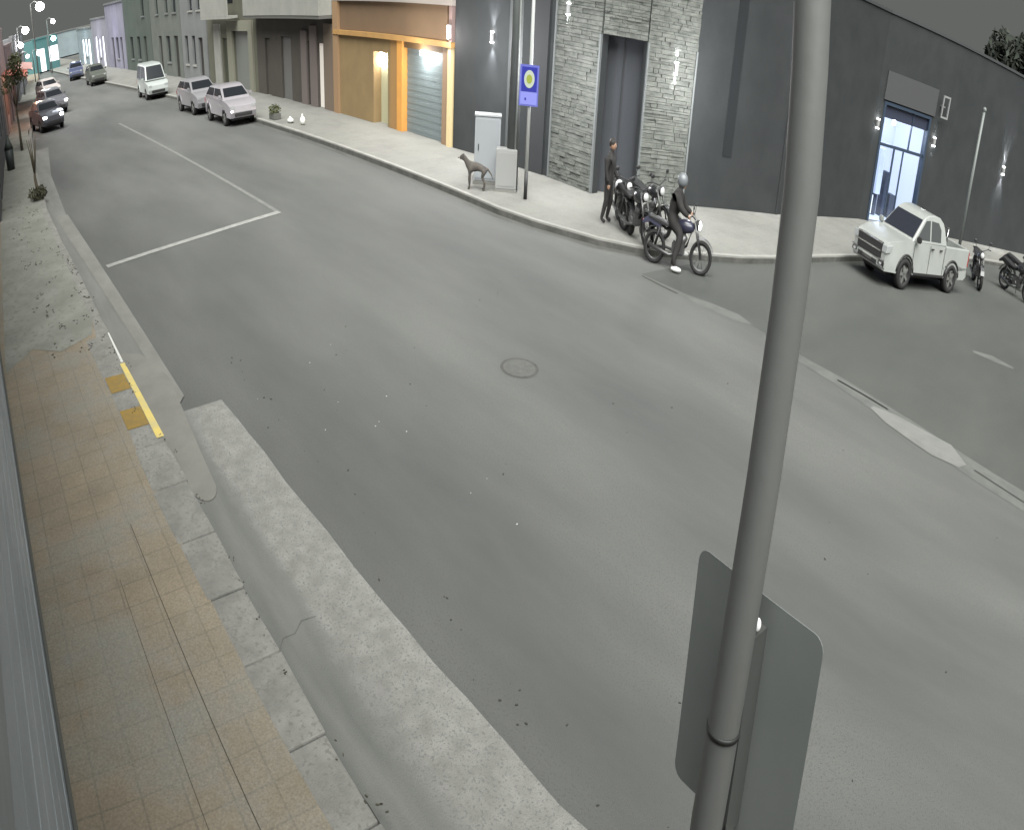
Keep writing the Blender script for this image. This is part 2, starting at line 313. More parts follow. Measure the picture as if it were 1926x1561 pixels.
b = MB(); disc(b, (0,0), .33, .39, .005); b.build('cover_rim', mat('iron_rim', (.04,.039,.036), (.065,.064,.06), scale=6, rough=.8), mh)
# debris specks on road and apron
b = MB()
for i in range(70):
    X = random.uniform(1, 14); Y = random.uniform(-13, -4.3); s = random.uniform(.006, .017)
    if random.random() < .35: Y = random.uniform(-4.9, -4.3)
    b.T = Matrix.Translation((X, Y, .004)) @ Matrix.Rotation(random.uniform(0, PI), 4, 'Z'); b.box(-s, s, -s*.5, s*.5, 0, s*.4)
b.build('road_debris', mat('debris_dark', (.04,.038,.033), rough=1), kind='stuff', label='dark scattered grit and leaf bits lying on the road', cat='debris')
b = MB()
for i in range(12):
    X = random.uniform(6, 13); Y = random.uniform(-7, -4.4); s = random.uniform(.006, .012)
    b.T = Matrix.Translation((X, Y, .004)) @ Matrix.Rotation(random.uniform(0, PI), 4, 'Z'); b.box(-s, s, -s*.6, s*.6, 0, s*.3)
b.build('litter', mat('litter_white', (.5,.5,.48), rough=.9), kind='stuff', label='tiny pale litter bits on the road beside the apron', cat='litter')
b = MB()
for (x0, x1, y0, y1, n) in ((15.5,32,-2.6,-1.2,60),(12,24,-2.7,-2.4,25),(3,12,-2.72,-2.6,14)):
    for i in range(n):
        X = random.uniform(x0, x1); Y = random.uniform(y0, y1)
        for k in range(3):
            s = random.uniform(.007, .016)*(1 if X < 15 else 2); b.T = Matrix.Translation((X+random.uniform(-.15,.15), Y+random.uniform(-.06,.06), .154)) @ Matrix.Rotation(random.uniform(0, PI), 4, 'Z'); b.box(-s, s, -s*.4, s*.4, 0, .008)
b.build('pavement_dirt', mat('dirt', (.055,.05,.036), rough=1), kind='stuff', label='dry leaves and dirt gathered on the near pavement edge', cat='dirt')
# far pavement
FK = [(260,-18),(130,-14.7),(90,-14.3),(60,-14.9),(45,-15.25),(17.8,-15.42),(16.4,-15.65),(15.5,-15.95),(14.3,-16.4),(13.3,-17.1),(12.5,-18.1),(11.9,-19.2),(11.4,-20.2),(10.95,-21.6),(10.4,-23.9),(9.6,-27.3),(8.8,-31),(7.3,-36.1),(5.2,-41),(-3,-60)]
FW = [(260,-22),(130,-19.5),(36,-19.2),(20,-19.75),(17.78,-19.9),(16.61,-20.9),(15.69,-22.65),(13.88,-26.67),(12.45,-32.4),(10.05,-36.5),(7.1,-42.3),(-1,-60)]
off = [(x+.5, y-.6) for x, y in FW]
ki = []
for i, (x, y) in enumerate(FK):
    d = (Vector(FK[min(i+1, len(FK)-1)])-Vector(FK[max(i-1, 0)])).normalized(); n = Vector((-d.y, d.x))
    if n.y > 0 and i < 9 or n.x < 0 and i >= 9: n = -n
    ki.append((x+n.x*.16, y+n.y*.16))
sheet('far_sidewalk', ki+off[::-1], .15, FWALK, th=.14, kind='structure')
sheet('far_kerb', FK+[(x, y) for x, y in ki[::-1]], .156, mat('far_kerb_stone', (.2,.197,.182), (.245,.24,.225), scale=2, rough=.9), th=.04, kind='structure')
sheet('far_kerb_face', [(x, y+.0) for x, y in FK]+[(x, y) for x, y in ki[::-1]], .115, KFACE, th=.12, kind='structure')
strip('far_gutter_shade', [(x, y+.17 if i < 8 else y+.1) for i, (x, y) in enumerate(FK[1:11])], .26, .005, mat('shaded_gutter', (.05,.05,.046), (.085,.084,.078), scale=1.2, stretch=(.4,1,1), rough=.8), kind='structure')  # dark strip paints the shadow line at the foot of the far kerb

# ------------------------------------------------------------------ near wall
W0 = empty('street_building', (-14,0,0), label='blue grey building with grooved battered plinth along the near pavement', cat='building')
b = MB(Matrix.Translation((14,0,0)))
BLG = mat('blue_grey_paint', (.3,.335,.36), (.4,.435,.455), scale=1.2, stretch=(.3,1,1), rough=.55, bump=.12, bscale=18)
prof = [(-.13,.15)]; f = lambda t: (-.13+.40*t, .15+1.6*t)
for t, gw, gd in ((.085,.014,.05),(.24,.006,.02),(.37,.012,.04),(.52,.005,.015),(.66,.012,.03),(.84,.006,.02)):      # boards with open joints, leaning back
    y0, z0 = f(t-gw); y1, z1 = f(t+gw); ym, zm = f(t); prof += [(y0, z0), (ym+gd, zm-.004), (ym+gd, zm+.004), (y1, z1)]
prof += [(.27,1.75),(.27,3.2),(.27,7),(.9,7),(.9,.15)]
A = [b.v((-13.9, y, z)) for y, z in prof]; B = [b.v((29.0, y, z)) for y, z in prof]
for i in range(len(prof)): b.bm.faces.new((A[i], A[(i+1)%len(prof)], B[(i+1)%len(prof)], B[i]))
b.build('wall', BLG, W0)
b = MB(Matrix.Translation((14,0,0)))
b.box(-13.8, 28.9, -.165, -.128, .15, .2)
b.build('base_strip', mat('base_strip', (.1,.1,.09), rough=.9), W0)
# rear near-side houses (curving with the street)
HG = mat('cool_grey_house', (.075,.08,.092), (.095,.1,.112), scale=.7, rough=.85)
HP = mat('rosy_house', (.2,.15,.14), (.25,.19,.175), scale=.7, rough=.8)
def simple_house(P, Q, zt, m, label, doors=(), wins=(), trim=None, name='house', base=.15, depth=6, wm=None, roofm=None, flip=False, awn=None):
    T, L = frame(P, Q)
    if flip: T = T @ Matrix.Diagonal((1,-1,1,1))
    h = empty(name, (P[0], P[1], 0), label=label, cat='house')
    T = Matrix.Translation((-P[0], -P[1], 0)) @ T
    ops = [(a, c, base, d) for a, c, d in doors]+[tuple(o) for o in wins]
    wall(MB(T), 0, L-.004, base, zt, ops, .3).build('wall', m, h)
    MB(T).box(0, L-.004, -depth, -.31, base, zt-.02).build('building_block', m, h)
    MB(T).box(-.01, L-.006, -.3, .09, zt+.003, zt+.16).build('roof', roofm or trim or m, h)
    for a, c, d in doors: 
        o = MB(T).box(a+.05, c-.05, -.2, -.15, base+.01, d-.05).build('door', wm or DKFR, h)
    for a, c, d, e in wins:
        MB(T).box(a+.04, c-.04, -.2, -.16, d+.04, e-.04).build('window', wm or DKGL, h)
        if trim: MB(T).box(a-.06, c+.06, .003, .07, d-.1, d-.01).build('sill', trim, h)
    if awn:
        for a, c, z, dd, am in awn: 
            q = MB(T); q.face([(a,.01,z),(c,.01,z),(c,dd,z-.35),(a,dd,z-.35)]); q.face([(a,.01,z-.04),(c,.01,z-.04),(c,dd,z-.39),(a,dd,z-.39)]); q.face([(a,dd,z-.35),(c,dd,z-.35),(c,dd,z-.55),(a,dd,z-.55)]); q.build('awning', am, h)
    return h, T, L
simple_house((29.2,-1.0),(40,-1.85), 6.5, mat('dim_house', (.07,.075,.08), (.09,.094,.1), scale=.8, rough=.85), 'plain dark grey two storey house next after the grooved blue wall', doors=[(3,4,2.3)], wins=[(6,7.4,1.1,2.4)], flip=False)
simple_house((40.1,-1.85),(52,-3.0), 7.5, HG, 'tall slate grey house on the near side with narrow windows', doors=[(8,9,2.4)], wins=[(2,3.4,1.1,2.5),(5,6.2,1.1,2.5),(2,3.4,4,5.5),(8.5,9.5,4,5.5)])
RED = mat('red_awning', (.33,.07,.05), (.4,.12,.08), scale=2, rough=.7); PINK = mat('rosy_awning', (.4,.22,.2), rough=.7)
LITP = mat('rosy_shop_light', (.4,.3,.28), emit=(1,.62,.55), estr=.12)
simple_house((52.1,-3.0),(62,-4.15), 5.2, HP, 'rosy shop house lit warm on the near side with a red awning', doors=[(1.5,2.6,2.4),(6.5,8.5,2.6)], wins=[(3.4,5.8,.9,2.5)], wm=LITP, awn=[(1,9,3.1,1.7,RED)])
simple_house((62.1,-4.3),(78,-6.0), 4.2, mat('mauve_house', (.16,.13,.135), (.2,.16,.165), scale=.7, rough=.85), 'low mauve shop house with a faded rose awning farther along', doors=[(2,3.2,2.4),(9,12,2.6)], wins=[(4.5,8,.9,2.5)], wm=LITP, awn=[(1,14,3.0,1.9,PINK)])
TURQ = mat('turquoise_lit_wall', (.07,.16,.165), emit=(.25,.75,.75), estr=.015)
simple_house((78.3,-6.2),(104,-9.6), 4.6, mat('pale_end_house', (.16,.16,.17), (.2,.2,.21), scale=.6, rough=.85), 'pale grey long house near the far end of the near side', doors=[(6,7.5,2.4)], wins=[(10,13,.9,2.5)], wm=EMS)
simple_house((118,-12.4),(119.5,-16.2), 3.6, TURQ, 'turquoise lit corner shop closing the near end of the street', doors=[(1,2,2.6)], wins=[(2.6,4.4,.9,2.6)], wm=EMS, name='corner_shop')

# ------------------------------------------------------------------ corner dark building
CB = empty('corner_building', (0,0,0), label='charcoal corner building with pale ledge stone cladding and lit glass storefront', cat='building')
ROOF = 6.62
segs = [((25.3,-19.25),(20.03,-19.85)),((20.03,-19.85),(17.78,-19.9)),((17.78,-19.9),(16.61,-20.9)),((16.61,-20.9),(15.69,-22.65)),((15.69,-22.65),(13.88,-26.67)),((13.88,-26.67),(12.45,-32.4)),((12.45,-32.4),(10.05,-36.5)),((10.05,-36.5),(7.1,-42.3)),((7.1,-42.3),(1,-54))]
b = MB(); fr = []
for i, (P, Q) in enumerate(segs):
    T, L = frame(P, Q); fr.append((T, L)); b.T = T
    if i == 2: wall(b, 0, L, .15, ROOF, [(.0, L, .15, 3.95)], .3)
    elif i == 6: wall(b, 0, L, .15, ROOF, [(.45, 3.45, .15, 3.95)], .3)
    else: wall(b, 0, L, .15, ROOF, (), .3)
b.build('wall', DKW, CB)
b = MB(); P2 = [(25.3,-19.55)]+[(x+.25, y-.32) for x, y in (s[1] for s in segs)]
b.prism(P2+[(14,-56),(26,-52)], ROOF-.3, ROOF-.05); b.build('roof', DKW2, CB)
b = MB()
for i, (T, L) in enumerate(fr): b.T = T; b.box(0, L, -.34, .05, ROOF+.002, ROOF+.09)
b.build('parapet_cap', mat('cap_metal', (.05,.052,.055), rough=.5), CB)
# ledge stone cladding (individual ledges)
def cladding(T, u0, u1, z0, z1, first=.0):
    b = MB(T); z = z0
    while z < z1-.02:
        hh = random.choice((.06, .08, .1, .12)); u = u0
        while u < u1-.01:
            l = random.uniform(.18, .55); l = l if u+l < u1-.1 else u1-u
            b.box(u+.004, u+l-.004, .0035, random.uniform(.035, .085), z+.004, min(z+hh, z1)-.004); u += l
        z += hh
    return b.build('stone_cladding', STONE, CB)
cladding(fr[1][0], .02, fr[1][1]-.02, .15, ROOF-.02)
cladding(fr[2][0], .0, fr[2][1], 3.96, ROOF-.02)
cladding(fr[3][0], .02, fr[3][1]-.02, .15, ROOF-.02)
# stone edge trims
TRIM = mat('stone_edge', (.12,.13,.13), rough=.7)
for T, us in ((fr[1][0], (0, fr[1][1]-.08)), (fr[3][0], (0, fr[3][1]-.08))):
    for u in us: MB(T).box(u, u+.07, .002, .1, .15, 3.94 if u > 1 or T is fr[3][0] else ROOF-.02).build('edge_trim', TRIM, CB)
# corner door recess
T, L = fr[2]
MB(T).box(-.05, L+.05, -.55, -.5, .15, 3.95).build('entrance_door', mat('dark_entrance', (.04,.043,.05), rough=.5), CB)
MB(T).box(L*.5-.02, L*.5+.02, -.5, -.46, .2, 3.9).build('door_mullion', DKW2, CB)
# facade details on main street face
T, L = fr[0]
for u, wd, m in ((3.05, .5, mat('facade_pilaster', (.055,.06,.062), rough=.7)), (4.3, .7, DKW2)):
    MB(T).box(u, u+wd, .003, .06, .15, ROOF-.05).build('pilaster', m, CB)
# dark vertical slot on the cross street face
T, L = fr[4]
MB(T).box(1.55, 1.95, .003, .02, 1.5, 5.6).build('slot_window', mat('slot', (.018,.02,.022), rough=.4), CB)
T, L = fr[5]
MB(T).box(0.0, .09, .003, .05, .15, ROOF-.05).build('corner_strip', DKW2, CB)
# storefront
T, L = fr[6]
SF = MB(T); 
for u0, u1 in ((.45,.56),(3.34,3.45)): SF.box(u0, u1, -.2, .04, .15, 3.95)
SF.box(.56, 3.34, -.2, .04, 3.86, 3.95); SF.box(.56, 3.34, -.12, -.04, 2.56, 2.66)
SF.box(1.5, 1.56, -.12, -.04, .15, 2.56); SF.box(2.35, 2.4, -.12, -.04, 2.66, 3.86); SF.box(2.1, 2.14, -.12, -.04, .15, 2.56)
sfo = SF.build('storefront_frame', mat('blue_black_frame', (.03,.045,.07), rough=.4), CB)
MB(T).box(.57, 3.33, -.3, -.08, 3.45, 3.85).build('storefront_header', mat('navy_header', (.03,.035,.06), rough=.5), CB)
def glow_room(T, u0, u1, z0, z1, d, m, name='interior'):
    q = MB(T); q.face([(u0,-d,z0),(u1,-d,z0),(u1,-d,z1),(u0,-d,z1)]); q.face([(u0,-.3,z0),(u0,-d,z0),(u0,-d,z1),(u0,-.3,z1)]); q.face([(u1,-.3,z0),(u1,-d,z0),(u1,-d,z1),(u1,-.3,z1)]); q.face([(u0,-.3,z1),(u1,-.3,z1),(u1,-d,z1),(u0,-d,z1)]); q.face([(u0,-.3,z0),(u1,-.3,z0),(u1,-d,z0),(u0,-d,z0)])
    return q.build(name, m, CB)
glow_room(T, .5, 3.4, .16, 3.9, 2.4, mat('shop_interior', (.3,.33,.4), rough=.8, emit=(.75,.82,.98), estr=.27))
q = MB(T)
for u0, z0, w_, h_ in ((.75,.16,.35,1.0),(1.7,.16,.2,1.9),(2.25,.16,.28,1.5),(2.7,.16,.35,.8),(1.2,.16,.3,.7)): q.box(u0, u0+w_, -1.6, -1.2, z0, z0+h_)
q.build('shelving', mat('shelf_dark', (.05,.06,.09), rough=.7), CB)
q = MB(T).box(.6,1.15,-.9,-.6,.3,.9); q.build('white_glow', mat('white_glow_block', (.7,.7,.7), emit=(1,1,1), estr=.15), CB)  # emissive block added for the bright white low in the shop window
q = MB(T).box(1.55,1.85,-1.15,-1.0,.9,2.4); q.build('poster', mat('poster_white', (.6,.65,.75), emit=(.7,.8,1), estr=.1), CB)
gm = bpy.data.materials.new('shop_glass'); gm.use_nodes = True; nt = gm.node_tree; nt.nodes.clear()
o_ = nt.nodes.new('ShaderNodeOutputMaterial'); t_ = nt.nodes.new('ShaderNodeBsdfTransparent'); g_ = nt.nodes.new('ShaderNodeBsdfGlossy'); x_ = nt.nodes.new('ShaderNodeMixShader'); g_.inputs['Roughness'].default_value = .05; x_.inputs[0].default_value = .08; t_.inputs[0].default_value = (.93,.96,1,1)
nt.links.new(t_.outputs[0], x_.inputs[1]); nt.links.new(g_.outputs[0], x_.inputs[2]); nt.links.new(x_.outputs[0], o_.inputs[0])
MB(T).box(.57,3.33,-.085,-.078,.16,3.44).build('storefront_glass', gm, CB)
MB(T).box(.35, 3.6, .003, .07, 4.0, 4.9).build('fascia_panel', mat('grey_fascia', (.055,.056,.058), rough=.6), CB)
b = MB(T).ball((1.7,-.6,3.35), .09); b.build('ceiling_lamp', EMW, CB)
T6i = T
lamp_light('shop_light', (T @ Vector((1.9,-1.2,3.2))), 30, (.75,.83,1), .3)
# projecting sign frame
T, L = fr[6]
ps = empty('projecting_sign', (0,0,0), label='small hollow rectangular sign frame projecting above the lit storefront', cat='sign')
q = MB(T)
for a in ((3.72,.05,4.05,4.8),(4.12,.05,4.05,4.8)): q.box(a[0], a[0]+.06, .3, .36, a[2], a[3])
q.box(3.78, 4.12, .3, .36, 4.74, 4.8); q.box(3.78, 4.12, .3, .36, 4.05, 4.11); q.box(3.9, 3.95, 0.01, .3, 4.4, 4.45)
q.build('frame', mat('pale_frame', (.22,.22,.22), rough=.5), ps)
# wall sconces (housing + glowing slit + light)
def sconce(T, u, z, label, e=55, up=True):
    s = empty('wall_sconce', tuple(T @ Vector((u, 0, z))), label=label, cat='wall lamp', group='wall sconces on the facades')
    M2 = Matrix.Translation(-(T @ Vector((u, 0, z)))) @ T
    MB(M2).box(u-.06, u+.06, .004, .12, z-.12, z+.12, bev=.01).build('housing', mat('pale_housing', (.3,.3,.3), rough=.4), s)
    MB(M2).box(u-.055, u+.055, .02, .11, z+.125, z+.155).build('lens', EMW, s)
    MB(M2).box(u-.055, u+.055, .02, .11, z-.155, z-.125).build('lens', EMW, s)
    for sgn in (1, -1):
        l = lamp_light('sconce_light', (0,0,0), e, (.93,.95,1), .03, None, 'SPOT', None, R(75))
        l.parent = s; l.location = (T.to_3x3() @ Vector((0,.1,.18*sgn))); l.rotation_euler = (R(180) if sgn > 0 else 0, 0, 0)
    return s
T0, L0 = fr[0]
sconce(T0, 2.15, 3.4, 'wall sconce on the charcoal facade between the orange frame and the utility column')
sconce(fr[3][0], 1.15, 3.45, 'wall sconce on the right ledge stone strip', 26)
sconce(fr[1][0], .6, 4.4, 'wall sconce high on the left ledge stone strip', 9)
sconce(fr[5][0], .12, 3.45, 'wall sconce on the charcoal wall just behind the near steel pole', 80)
sconce(fr[6][0], 3.85, 3.2, 'wall sconce at the right side of the lit storefront', 4)
sconce(fr[6][0], .2, 3.2, 'wall sconce at the left side of the lit storefront', 3)
sconce(fr[7][0], 4.85, 3.05, 'wall sconce on the dark wall beyond the pale street post', 90)

# ------------------------------------------------------------------ orange building (X 25.3 -> 35.7)
OB = empty('orange_building', (0,0,0), label='ochre shop building with orange pillars, grey roller shutter and brown upper band', cat='building')
T, L = frame((25.32,-19.22),(35.7,-19.22)); U = lambda x: x-25.32
MB(T).box(U(32.0), U(35.15), -.3, 0, .15, 2.94).build('wall', ORW, OB)
wall(MB(T), U(25.9), U(35.15), 3.12, 4.12, (), .3, -.05).build('upper_band', ORB, OB)
MB(T).box(U(25.34), U(35.6), -.25, .16, 2.95, 3.11).build('lintel_beam', mat('ochre_beam', (.36,.2,.065), (.3,.17,.06), scale=2, rough=.7), OB)
MB(T).box(U(25.34), U(35.7), -.3, .12, 4.13, 4.3).build('cornice', mat('pale_cornice', (.25,.22,.2), rough=.8), OB)
MB(T).box(U(35.16), U(35.68), -.3, .12, .15, 4.12).build('end_pilaster', mat('ochre_pilaster', (.24,.15,.08), rough=.8), OB)
MB(T).box(U(25.34), U(25.55), -.3, .12, 3.12, 4.12).build('upper_pilaster', mat('rosy_pilaster', (.16,.11,.1), rough=.8), OB)
for u0, u1 in ((29.12, 29.55),(29.6,30.2)): MB(T).box(U(u0), U(u1), -.3, .08 if u0 < 29.5 else .02, .15, 2.94).build('pillar', ORP if u0 < 29.5 else mat('orange_dim', (.25,.14,.05), rough=.8), OB)
MB(T).box(U(25.4), U(25.62), -.3, .1, .15, 2.94).build('frame_post', mat('cream_post', (.5,.4,.22), rough=.6), OB)
MB(T).box(U(25.62), U(26.1), -.3, .0, .15, 2.94).build('frame_post', mat('rosy_post', (.2,.13,.08), rough=.7), OB)
b = MB(T); z = .16; 
while z < 2.9: b.box(U(26.12), U(29.1), -.3, -.22+(.0 if int(z/.1) % 2 else .012), z, min(z+.098, 2.93)); z += .1
b.build('roller_shutter', SHUT, OB)
MB(T).box(U(26.12), U(29.1), -.18, -.02, 2.75, 2.93).build('shutter_box', mat('shutter_box', (.12,.07,.03), rough=.7), OB)
MB(T).box(U(27.3), U(27.75), -.05, .02, 2.6, 2.74).build('lamp', EMW, OB)
lamp_light('shutter_lamp_light', tuple(T @ Vector((U(27.5), .2, 2.55))), 28, (.97,1,1), .12)
lamp_light('front_lamp_light', tuple(T @ Vector((U(27.5), 1.7, 2.9))), 60, (1,.96,.88), .15)
lamp_light('front_lamp_light', (22.6,-17.6,3.1), 160, (.98,.98,1), .3)
lamp_light('front_lamp_light', (18.0,-18.0,3.0), 110, (.97,.97,1), .3)
lamp_light('front_lamp_light', (14.2,-21.6,3.3), 130, (.97,.97,1), .3)
# lit narrow doorway
q = MB(T); q.box(U(30.2), U(30.45), -.5, 0, .15, 2.94); q.box(U(31.75), U(32.0), -.5, 0, .15, 2.94); q.box(U(30.45), U(31.75), -.5, 0, 2.5, 2.94)
q.build('door_surround', ORW, OB)
MB(T).box(U(30.45), U(31.75), -.5, -.44, .15, 2.5).build('cream_door', mat('cream_door', (.34,.33,.22), rough=.6), OB)
for x in (30.55, 31.55): MB(T).box(U(x), U(x)+.1, -.4, -.3, 2.0, 2.45).build('door_lamp', EMW, OB)
lamp_light('doorway_light', tuple(T @ Vector((U(31.1), -.2, 2.3))), 14, (1,.93,.85), .06)
MB(T).box(0.02, U(35.6), -6, -.56, .15, 4.1).build('building_block', ORB, OB)
MB(T).box(U(25.36), U(25.5), .13, .25, 3.2, 3.6).build('corner_lamp_housing', mat('pale_housing2', (.4,.38,.38), rough=.4), OB)
MB(T).box(U(25.38), U(25.48), .25, .27, 3.22, 3.58).build('corner_lamp', EMS, OB)
lamp_light('corner_lamp_light', tuple(T @ Vector((U(25.4), .5, 3.3))), 22, (1,.93,.9), .06)

# ------------------------------------------------------------------ brown balcony building (35.7 -> 46.4)
BB = empty('balcony_building', (0,0,0), label='dark brown building under a long pale balcony next to the orange shop', cat='building')
T, L = frame((35.72,-19.25),(46.4,-19.25)); U = lambda x: x-35.72
doors = [(U(37.05),U(37.75),2.55),(U(38.6),U(38.95),2.6),(U(41.2),U(42.6),2.7),(U(44.3),U(45.1),2.6)]
wall(MB(T), 0, L, .15, 3.5, [(a, c, .15, d) for a, c, d in doors], .3).build('wall', BROWN, BB)
dm = [mat('lit_door_panel', (.36,.34,.31), emit=(1,.9,.8), estr=.12), mat('oxblood_door', (.045,.02,.018), rough=.5), mat('grey_door', (.11,.108,.105), rough=.6), mat('grey_door')if 0 else BROWN]
for (a, c, d), m in zip(doors, dm): MB(T).box(a+.02, c-.02, -.22, -.12, .16, d-.02).build('door', m, BB)
MB(T).box(U(37.8), U(38.55), .004, .1, .15, 3.2).build('pilaster', TAUPE, BB); MB(T).box(U(38.98), U(39.7), .004, .1, .15, 3.0).build('pilaster', TAUPE, BB)
MB(T).box(U(35.75), U(36.9), .004, .06, .15, 3.3).build('pilaster', mat('ochre_side', (.13,.1,.075), rough=.8), BB)
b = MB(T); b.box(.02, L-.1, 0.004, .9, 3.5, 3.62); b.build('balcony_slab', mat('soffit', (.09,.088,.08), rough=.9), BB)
b = MB(T); b.box(.02, L-.1, .82, .92, 3.625, 4.5); b.box(.02,.1,.01,.81,3.625,4.5); b.build('balcony_parapet', LIGHTC, BB)
MB(T).box(0, L, -6, -.31, .15, 7.5).build('building_block', BROWN, BB); MB(T).box(0, L, -.3, 0, 3.63, 7.5).build('upper_wall', BROWN, BB)
for a in (1.5, 4.5, 7.5): MB(T).box(a, a+1.3, -.02, .02, 3.7, 6).build('balcony_door', DKGL, BB)
# olive building 46.4 -> 56
OL = empty('olive_building', (0,0,0), label='olive building with a pale portal around a grey garage door', cat='building')
T, L = frame((46.42,-19.25),(56.2,-19.25)); U = lambda x: x-46.42
wall(MB(T), 0, L, .15, 7.2, [(U(47.6),U(50.6),.15,2.85),(U(52.0),U(52.9),.15,2.5)], .3).build('wall', OLIVE, OL)
MB(T).box(U(47.62), U(50.58), -.2, -.12, .16, 2.83).build('garage_door', mat('grey_garage', (.13,.135,.125), rough=.6), OL)
MB(T).box(U(52.02), U(52.88), -.2, -.12, .16, 2.48).build('door', mat('green_dark_door', (.04,.045,.03), rough=.6), OL)
q = MB(T); q.box(U(46.9), U(47.58), .004, .15, .15, 2.87); q.box(U(50.62), U(51.6), .004, .15, .15, 2.87); q.box(U(46.9), U(51.6), .004, .15, 2.875, 3.35); q.build('portal', OLIVL, OL)
b = MB(T); b.box(U(49.2), U(54.8), .16, .95, 3.5, 3.62); b.box(U(49.2), U(54.8), .85, .95, 3.625, 4.5); b.build('balcony', LIGHTC, OL)
b = MB(T); b.box(U(53.2), U(54.6), .004, .1, .15, 3.2); b.build('pale_jamb', LIGHTC, OL)
MB(T).box(0, L, -6, -.31, .15, 7.18).build('building_block', OLIVE, OL)
for a in (.8, 4, 6.8): MB(T).box(a, a+1.2, -.02, .02, 4.2, 6).build('window', DKGL, OL)
# farther facades
def far(P, Q, zt, m, label, doors, wins, trim=None, wm=None): return simple_house(P, Q, zt, m, label, doors, wins, trim, wm=wm)
far((56.3,-19.2),(62.5,-19.1), 7.0, GREYF, 'grey two storey house with dark upright windows behind the parked cars', [(1,2,2.5)], [(2.8,3.6,1,2.6),(4.6,5.4,1,2.6),(1,2,4,5.8),(3,4,4,5.8)], LIGHTC)
far((62.6,-19.1),(72,-19.0), 7.4, GGRN, 'grey green house with tall upper windows behind the white van', [(1,2.2,2.6),(6,7,2.6)], [(3.4,4.6,1,2.6),(1,2.2,4,6.2),(3.4,4.4,4,6.2),(6.5,7.5,4,6.2)], GREYF)
far((72.1,-19.0),(83,-18.9), 6.6, mat('dark_green_facade', (.05,.065,.055), (.07,.085,.075), scale=.6, rough=.85), 'dark green house farther up the far side', [(2,3,2.6)], [(4.5,5.7,1,2.6),(7.5,8.7,1,2.6),(2,3.2,4,5.8)], GREYF)  # facade with a darker green base colour
LAV = mat('lavender_lit_facade', (.16,.155,.2), (.22,.215,.27), scale=.6, rough=.85)
h1, _, _ = far((83.1,-18.9),(93,-18.9), 5.3, LAV, 'pale lavender facade lit by a shop front up the street', [(1.5,2.6,2.6),(6,7.4,2.6)], [(3.5,5,.9,2.6)], GREYF)
far((93.1,-18.9),(103,-18.9), 4.3, mat('lilac_white_facade', (.17,.165,.2), (.22,.215,.25), scale=.6, rough=.85), 'lower lilac white facade with a glowing doorway beyond the lavender one', [(2,3.4,2.8),(6.5,8,2.8)], [(4.4,5.6,.9,2.6)], GREYF, wm=EMS)
far((103.1,-18.9),(116,-19), 3.6, mat('cold_white_facade', (.15,.18,.2), (.2,.23,.25), scale=.6, rough=.85), 'one storey cold white shop row at the end of the far side', [(2,4,2.6),(7,9,2.6)], [(4.6,6.4,.9,2.6)], GREYF, wm=EMS)
simple_house((150,-10),(150,-26), 3.4, mat('end_block', (.2,.24,.26), (.25,.3,.32), scale=.5, rough=.85), 'pale blue grey low block closing the street at its end', [(3,5,2.6),(8,10,2.6)], [(6,7.5,.9,2.4)], GREYF, wm=EMS)
for (x, y, z, e, c) in ((88,-17,3.2,35,(.75,.75,1)),(98,-17,3,40,(.85,.85,1)),(108,-16.8,3,40,(.8,.95,1)),(113,-14,3.4,30,(.4,1,.95)),(56.5,-4.9,2.6,45,(1,.62,.42)),(66,-6.8,2.4,60,(1,.66,.5)),(58,-8,5,150,(.85,.92,1))):
    lamp_light('shop_front_light', (x, y, z), e, c, .3)

# ------------------------------------------------------------------ street lamps far away
def far_lamp(x, y, z, r, m, label, arm=(0, -.9)):
    s = empty('street_lamp', (x, y, 0), label=label, cat='street lamp', group='lit street lamps up the street')
    MB().tube([(-arm[0], -arm[1], .1), (-arm[0], -arm[1], z+.3), (-arm[0]*.5, -arm[1]*.5, z+.45), (0,0,z+.2)], [.07,.05,.04,.04], 8).build('pole', STEEL, s)
    MB().ball((0,0,z), r, sz=.7).build('lamp_head', m, s)
EMC = mat('lamp_cyan', (.5,.9,.9), emit=(.5,1,.95), estr=6)
far_lamp(75,-9.0,6.16,.42,EMW,'tall white street lamp, highest of the lamps up the street')
far_lamp(85,-8.3,4.86,.38,EMW,'white lamp lower left of the tall one near the grey houses')
far_lamp(85,-7.6,3.86,.3,EMW,'lowest left white lamp in front of the pale long house')
far_lamp(85,-8.2,2.9,.24,EMS,'small dim lamp just below the low left white lamp')
far_lamp(110,-14.8,5.04,.3,EMW,'small white lamp above the turquoise lit shop')
far_lamp(110,-14.6,3.4,.36,EMC,'cyan glowing lamp in front of the turquoise shop')
far_lamp(100,-11.2,2.6,.34,EMW,'white lamp over the rosy awnings')
for i in range(3): pass

# ------------------------------------------------------------------ vehicles
def disc_wheel(parent, x, y, z, r, wd, rimm, name='wheel'):
    sgn = 1 if y > 0 else -1
    p = [(r*.62, -wd/2), (r*.93, -wd/2), (r, -wd*.3), (r, wd*.3), (r*.93, wd/2), (r*.62, wd/2)]
    t = MB().wheel((x, y, z), p, 26).build(name, BLK, parent)
    b = MB(); b.wheel((x, y, z), [(.01, -wd*.2), (r*.64, -wd*.3), (r*.64, wd*.3), (.01, wd*.2)], 20)
    for k in range(5):
        a = 2*PI*k/5; b.T = Matrix.Translation((x, y+sgn*wd*.36, z)) @ Matrix.Rotation(-a, 4, 'Y'); b.box(.02, r*.6, -.02, .02, -.035, .035); b.T = Matrix.Identity(4)
    b.build('rim', rimm, t)
def arches(cx, r, z0, n=8): return [(cx+r*math.cos(a), max(z0, .33+r*math.sin(a))) for a in [PI*i/n for i in range(n+1)]]
RIM = mat('alloy_rim', (.25,.25,.24), rough=.4, metal=.6)
